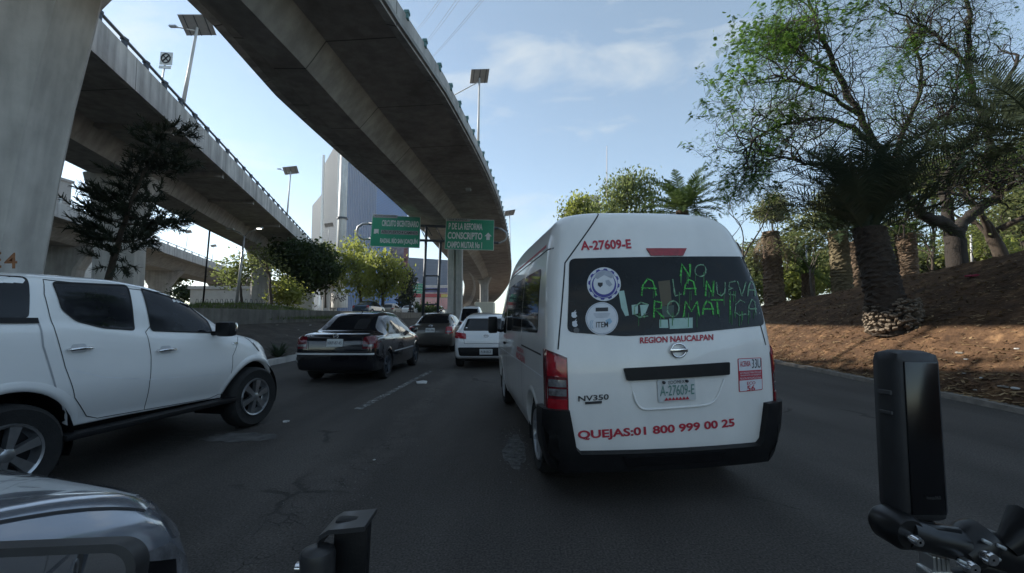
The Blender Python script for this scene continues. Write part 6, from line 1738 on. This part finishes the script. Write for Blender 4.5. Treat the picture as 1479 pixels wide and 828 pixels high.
# the motorcyclist beyond the wall
p = at(593.5, 462, 57); p.z = 1.30
mt = thing('motorcycle', 'small dark motorcycle under the rider beyond the wall', 'motorcycle', p, -R(12))
for yy in (-.62, .66): MB().lathe([(.20, -.05), (.28, -.06), (.30, 0), (.28, .06), (.20, .05)], (0, yy, .30), 20, 'x').build('wheel', RUBBER, mt, True)
MB().tube([(0, -.55, .75), (0, -.1, .78), (0, .3, .82), (0, .5, .70)], [.10, .13, .16, .06], 10).build('tank_and_seat', BLACK_G, mt, True)
MB().bbox((0, .05, .45), (.24, .42, .36), None, .05).build('engine', STEEL_D, mt)
MB().tube([(0, .66, .3), (0, .45, .95), (0, .42, 1.0)], .035, 6).build('fork', STEEL_D, mt); MB().tube([(-.36, .38, 1.02), (0, .44, 1.0), (.36, .38, 1.02)], .018, 6).build('handlebar', STEEL_D, mt)
MB().tube([(0, -.62, .3), (0, 0, .36)], .04, 6).build('swing_arm', STEEL_D, mt)
MB().box((0, -.62, .72), (.14, .05, .07)).build('tail_lamp', RED_L, mt)
def figure(name, label, loc, rz, joints, edges, radii, mat):
    me = bpy.data.meshes.new(name); me.from_pydata(joints, edges, [])
    o = bpy.data.objects.new(name, me); COL.objects.link(o)
    md = o.modifiers.new('skin', 'SKIN'); o.modifiers.new('sub', 'SUBSURF').levels = 1
    for i, r_ in enumerate(radii): me.skin_vertices[0].data[i].radius = r_ if hasattr(r_, '__len__') else (r_, r_)
    me.skin_vertices[0].data[0].use_root = True
    bpy.context.view_layer.update()
    m2 = bpy.data.meshes.new_from_object(o.evaluated_get(bpy.context.evaluated_depsgraph_get()))
    bpy.data.objects.remove(o); m2.materials.clear(); m2.materials.append(mat)
    for pl_ in m2.polygons: pl_.use_smooth = True
    o = bpy.data.objects.new(name, m2); COL.objects.link(o); o.location = loc; o.rotation_euler[2] = rz
    return tag(o, label, 'person')
js = [(0, -.25, .88), (0, -.2, 1.12), (0, -.12, 1.38), (0, -.10, 1.50), (0, -.08, 1.62), (0, -.06, 1.72)]
rd = [(.17, .14), (.16, .12), (.19, .12), (.07, .07), (.12, .13), (.09, .10)]
ed = [(0, 1), (1, 2), (2, 3), (3, 4), (4, 5)]
for s_ in (-1, 1):
    k = len(js); js += [(s_ * .21, -.11, 1.40), (s_ * .30, .10, 1.18), (s_ * .33, .36, 1.05)]; rd += [.07, .05, .045]; ed += [(2, k), (k, k + 1), (k + 1, k + 2)]
    k = len(js); js += [(s_ * .14, -.18, .84), (s_ * .24, .22, .78), (s_ * .20, .02, .40), (s_ * .20, .14, .34)]; rd += [.10, .075, .055, .05]; ed += [(0, k), (k, k + 1), (k + 1, k + 2), (k + 2, k + 3)]
pe = figure('person', 'motorcycle rider in dark clothes and helmet beyond the wall', p, -R(12), js, ed, rd, pm('dark_clothing', (.02, .02, .022), .8, var=.3))
MB().lathe([(.001, 1.86), (.09, 1.83), (.14, 1.74), (.14, 1.64), (.10, 1.56)], (0, -.065, 0), 16).build('helmet', BLACK_G, pe, True)

# ================================================================ the rider's own handlebar things
def orient(yaw, pitch=0.0, roll=0.0): return Matrix.Rotation(R(yaw), 3, 'Z') @ Matrix.Rotation(R(pitch), 3, 'X') @ Matrix.Rotation(R(roll), 3, 'Y')
D2 = .40
mid = at(1336, 630, D2)
SKIN = pm('camera_rubber', (.022, .022, .024), .55, var=.2, scale=60, bump=.06, bscale=900)
ca = thing('action_camera', 'upright black pocket camera with rounded corners on a handlebar arm', 'camera', mid, 0)
ca.rotation_euler = (R(-2), R(2.0), R(4))
cw, cd_, ch_ = .0445, .030, .150
MB().bbox((0, cd_ / 2, 0), (cw, cd_, ch_), None, .0105).build('camera_body', SKIN, ca, True, 60)
MB().bbox((.0, .0005, -.001), (cw - .0125, .0022, ch_ - .018), None, .001).build('touch_screen', pm('screen_glass', (.004, .004, .005), .16, var=.1), ca, True, 40)
for z, h in ((.036, .004), (.018, .003)):
    MB().bbox((-cw / 2 - .0006, cd_ * .45, z), (.0022, .013, h), None, .0006).build('side_button', pm('button_grey', (.06, .06, .062), .4), ca)
flat_text('Insta360', lambda a, b: (-.004 + .013 * a, -.0023, -.053 + .0028 * b), pm('faint_lettering', (.035, .035, .036), .5), ca)
MB().bbox((.0, cd_ / 2, -ch_ / 2 - .004), (.022, .022, .010), None, .003).build('tripod_socket', BLACK, ca, True, 40)
ar = thing('mounting_arm', 'black jointed clamp arm with bright screws under the pocket camera', 'mount arm', at(1302, 765, D2))
b0 = at(1302, 765, D2)
Q_ = lambda u, v, dd=0.0: at(u, v, D2 + dd) - b0
BG = pm('satin_black_metal', (.014, .014, .015), .33, .3, var=.2, scale=40)
MB().lathe([(.001, -.016), (.012, -.016), (.0155, -.010), (.0155, .010), (.012, .016), (.001, .016)], (0, .006, 0), 24, 'y').build('ball_joint', BG, ar, True, 40)
MB().tube([Q_(1318, 748, .012), Q_(1322, 738, .012)], .010, 14).build('stud', BG, ar, True, 40)
MB().tube([Q_(1304, 766), Q_(1340, 776), Q_(1388, 786)], [.0145, .0125, .0135], 14).build('arm_link', BG, ar, True, 40)
MB().tube([Q_(1310, 757, -.004), Q_(1384, 768, -.004)], .0035, 8).build('arm_rib', BG, ar, True)
m = MB().tube([Q_(1385, 800), Q_(1408, 782), Q_(1420, 775)], [.015, .018, .016], 14); m.tube([Q_(1405, 785), Q_(1450, 800), Q_(1500, 812)], [.017, .016, .017], 14)
m.build('clamp', BG, ar, True, 40)
MB().tube([Q_(1400, 812), Q_(1440, 822), Q_(1500, 838)], .011, 12).build('clamp_lever', BG, ar, True, 40)
MB().tube([Q_(1452, 792, -.01), Q_(1468, 776, -.01), Q_(1492, 762, -.01)], [.008, .012, .02], 12).build('knob', BG, ar, True, 40)
for u, v, r_ in ((1372, 803, .0055), (1397, 790, .0058), (1297, 766, .004)):
    MB().lathe([(.001, -.0215), (r_ * .8, -.0215), (r_, -.019), (r_, -.010)], Q_(u, v), 18, 'y').build('screw', CHROME, ar, True, 40)
for u, v in ((1425, 783), (1446, 790), (1438, 806), (1390, 812)):
    MB().bbox(Q_(u, v, -.017), (.008, .003, .003), orient(0, 0, 25), .0012).build('screw', STEEL, ar, True)
m = MB()
for k in range(4): m.bbox(Q_(1340 + k * 6.5, 815 + k * 1.5, .004), (.0030, .014, .020), None, .0008)
m.bbox(Q_(1350, 828, .004), (.020, .016, .010), None, .002)
m.build('silver_clamp', pm('brushed_aluminium', (.55, .55, .54), .3, .9, var=.1), ar)
hb = MB().tube([at(1335, 846, .47), at(1480, 835, .44), at(1700, 825, .40)], .0125, 16).build('handlebar', BG, None, True)
tag(hb, 'black motorcycle handlebar tube crossing the bottom right corner', 'handlebar')
# black bracket at the bottom edge
D3 = .55
c = at(494, 822, D3)
br = thing('handlebar_bracket', 'black plastic bracket with round post at the bottom edge', 'bracket', c)
MB().bbox((.007, .012, .008), (.042, .018, .092), orient(0, 0, 2), .005).build('back_plate', BLACK, br, True, 40)
pts = [at(u, v, D3 - .01) - c for u, v in ((458, 790), (463, 774), (476, 766), (500, 764), (528, 761))]
vs = []
for p in pts: vs += [p + Vector((0, -.004, .002)), p + Vector((0, .045, .002)), p + Vector((0, .045, -.003)), p + Vector((0, -.004, -.0035))]
MB().add(vs, [(4*i+k, 4*i+(k+1) % 4, 4*i+4+(k+1) % 4, 4*i+4+k) for i in range(4) for k in range(4)] + [(3, 2, 1, 0), (16, 17, 18, 19)]).build('top_lip', pm('lip_black', (.03, .03, .032), .35, var=.2), br, True, 30)
p = at(459, 812, D3 - .02) - c
MB().lathe([(.001, -.05), (.0185, -.05), (.0195, .008), (.0180, .0135), (.012, .0165), (.001, .017)], p, 28).build('post', pm('post_black', (.02, .02, .021), .4, var=.2), br, True, 40)
MB().lathe([(.001, -.004), (.006, -.004), (.006, .004), (.001, .004)], p + Vector((-.0185, -.004, -.004)), 14, 'x').build('bolt', CHROME, br, True, 40)
# rear view mirror in the bottom left corner
D4 = .75
tl, tr_ = at(-60, 782, D4), at(178, 790, D4)
mc = at(6, 876, D4)
mi = thing('wing_mirror', 'black framed motorcycle mirror cut by the bottom left corner', 'mirror', mc)
nn = Vector((.16, -.95, .13)).normalized(); zx = Vector((1, .16, -.035)); zx = (zx - nn * zx.dot(nn)).normalized(); zy = -nn.cross(zx); 
if zy.z < 0: zy = -zy
Mx = Matrix((zx, zy, nn)).transposed()
W_, H__ = .37, .175
def rrect(w, h, r, k=8):
    out = []
    for cx, cy, a0 in ((w/2 - r, h/2 - r, 0), (-w/2 + r, h/2 - r, 90), (-w/2 + r, -h/2 + r, 180), (w/2 - r, -h/2 + r, 270)):
        for j in range(k + 1): a = R(a0 + 90 * j / k); out.append((cx + r * math.cos(a), cy + r * math.sin(a)))
    return out
o1, o2 = rrect(W_, H__, .045), rrect(W_ - .026, H__ - .026, .034)
n = len(o1); vs = []
for a, b in o1: vs.append(Mx @ Vector((a, b, -.035)))
for a, b in o1: vs.append(Mx @ Vector((a, b, .004)))
for a, b in o2: vs.append(Mx @ Vector((a, b, .006)))
for a, b in o2: vs.append(Mx @ Vector((a, b, -.006)))
fs = [(i*n + k, i*n + (k+1) % n, (i+1)*n + (k+1) % n, (i+1)*n + k) for i in range(3) for k in range(n)] + [tuple(range(n - 1, -1, -1))]
MB().add(vs, fs).build('mirror_housing', pm('mirror_plastic', (.02, .02, .021), .5, var=.2, scale=40), mi, True, 50)
raw('mirror_glass', [Mx @ Vector((a, b, -.004)) for a, b in o2], [tuple(range(n))], pm('mirror_silver', (.78, .78, .80), .015, 1.0, var=.02), mi)
MB().tube([Mx @ Vector((.05, -.05, -.03)), Mx @ Vector((.10, -.16, -.02)), Vector((.2, -.1, -.35))], .008, 10).build('mirror_stem', BG, mi, True)

HZ = bpy.data.materials.new('haze_air'); HZ.use_nodes = True; N_ = HZ.node_tree.nodes; N_.remove(N_['Principled BSDF'])
pv = N_.new('ShaderNodeVolumePrincipled'); pv.inputs['Color'].default_value = (.93, .96, 1.0, 1); pv.inputs['Density'].default_value = HAZE; pv.inputs['Anisotropy'].default_value = .3
HZ.node_tree.links.new(pv.outputs[0], N_['Material Output'].inputs['Volume'])
tag(MB().box((0, 600, 74), (2620, 2620, 152)).build('haze', HZ), kind='stuff', label='thin pale city haze', cat='haze')

q = random.Random(11); vs, fs = [], []
def crumb(x, y, s_):
    o = len(vs); pts = [(x + s_ * q.uniform(.5, 1) * math.cos(t_), y + s_ * q.uniform(.5, 1) * math.sin(t_)) for t_ in (0, 1.57, 3.14, 4.71)]
    vs.extend([(a_, b_, .001) for a_, b_ in pts]); vs.append((x, y, s_ * q.uniform(.5, 1.0))); fs.extend([(o, o+1, o+4), (o+1, o+2, o+4), (o+2, o+3, o+4), (o+3, o, o+4)])
for _ in range(700):
    y = q.uniform(1.6, 9); crumb(-1.40 + q.gauss(0, .16) + .12 * math.sin(y * 1.7), y, q.uniform(.004, .013))
c = onz(744, 645)
for _ in range(420): crumb(c.x + q.gauss(0, .07), c.y + q.gauss(0, .42), q.uniform(.004, .016))
for _ in range(500): 
    y = q.uniform(3.5, 25); crumb(kerbx(y) - abs(q.gauss(0, .22)) - .02, y, q.uniform(.005, .018))
tag(raw('asphalt_crumbs', vs, fs, pm('crumb_stone', (.12, .115, .105), .9, var=.5, scale=30)), kind='stuff', label='loose crumbs of broken asphalt and grit on the road', cat='gravel')
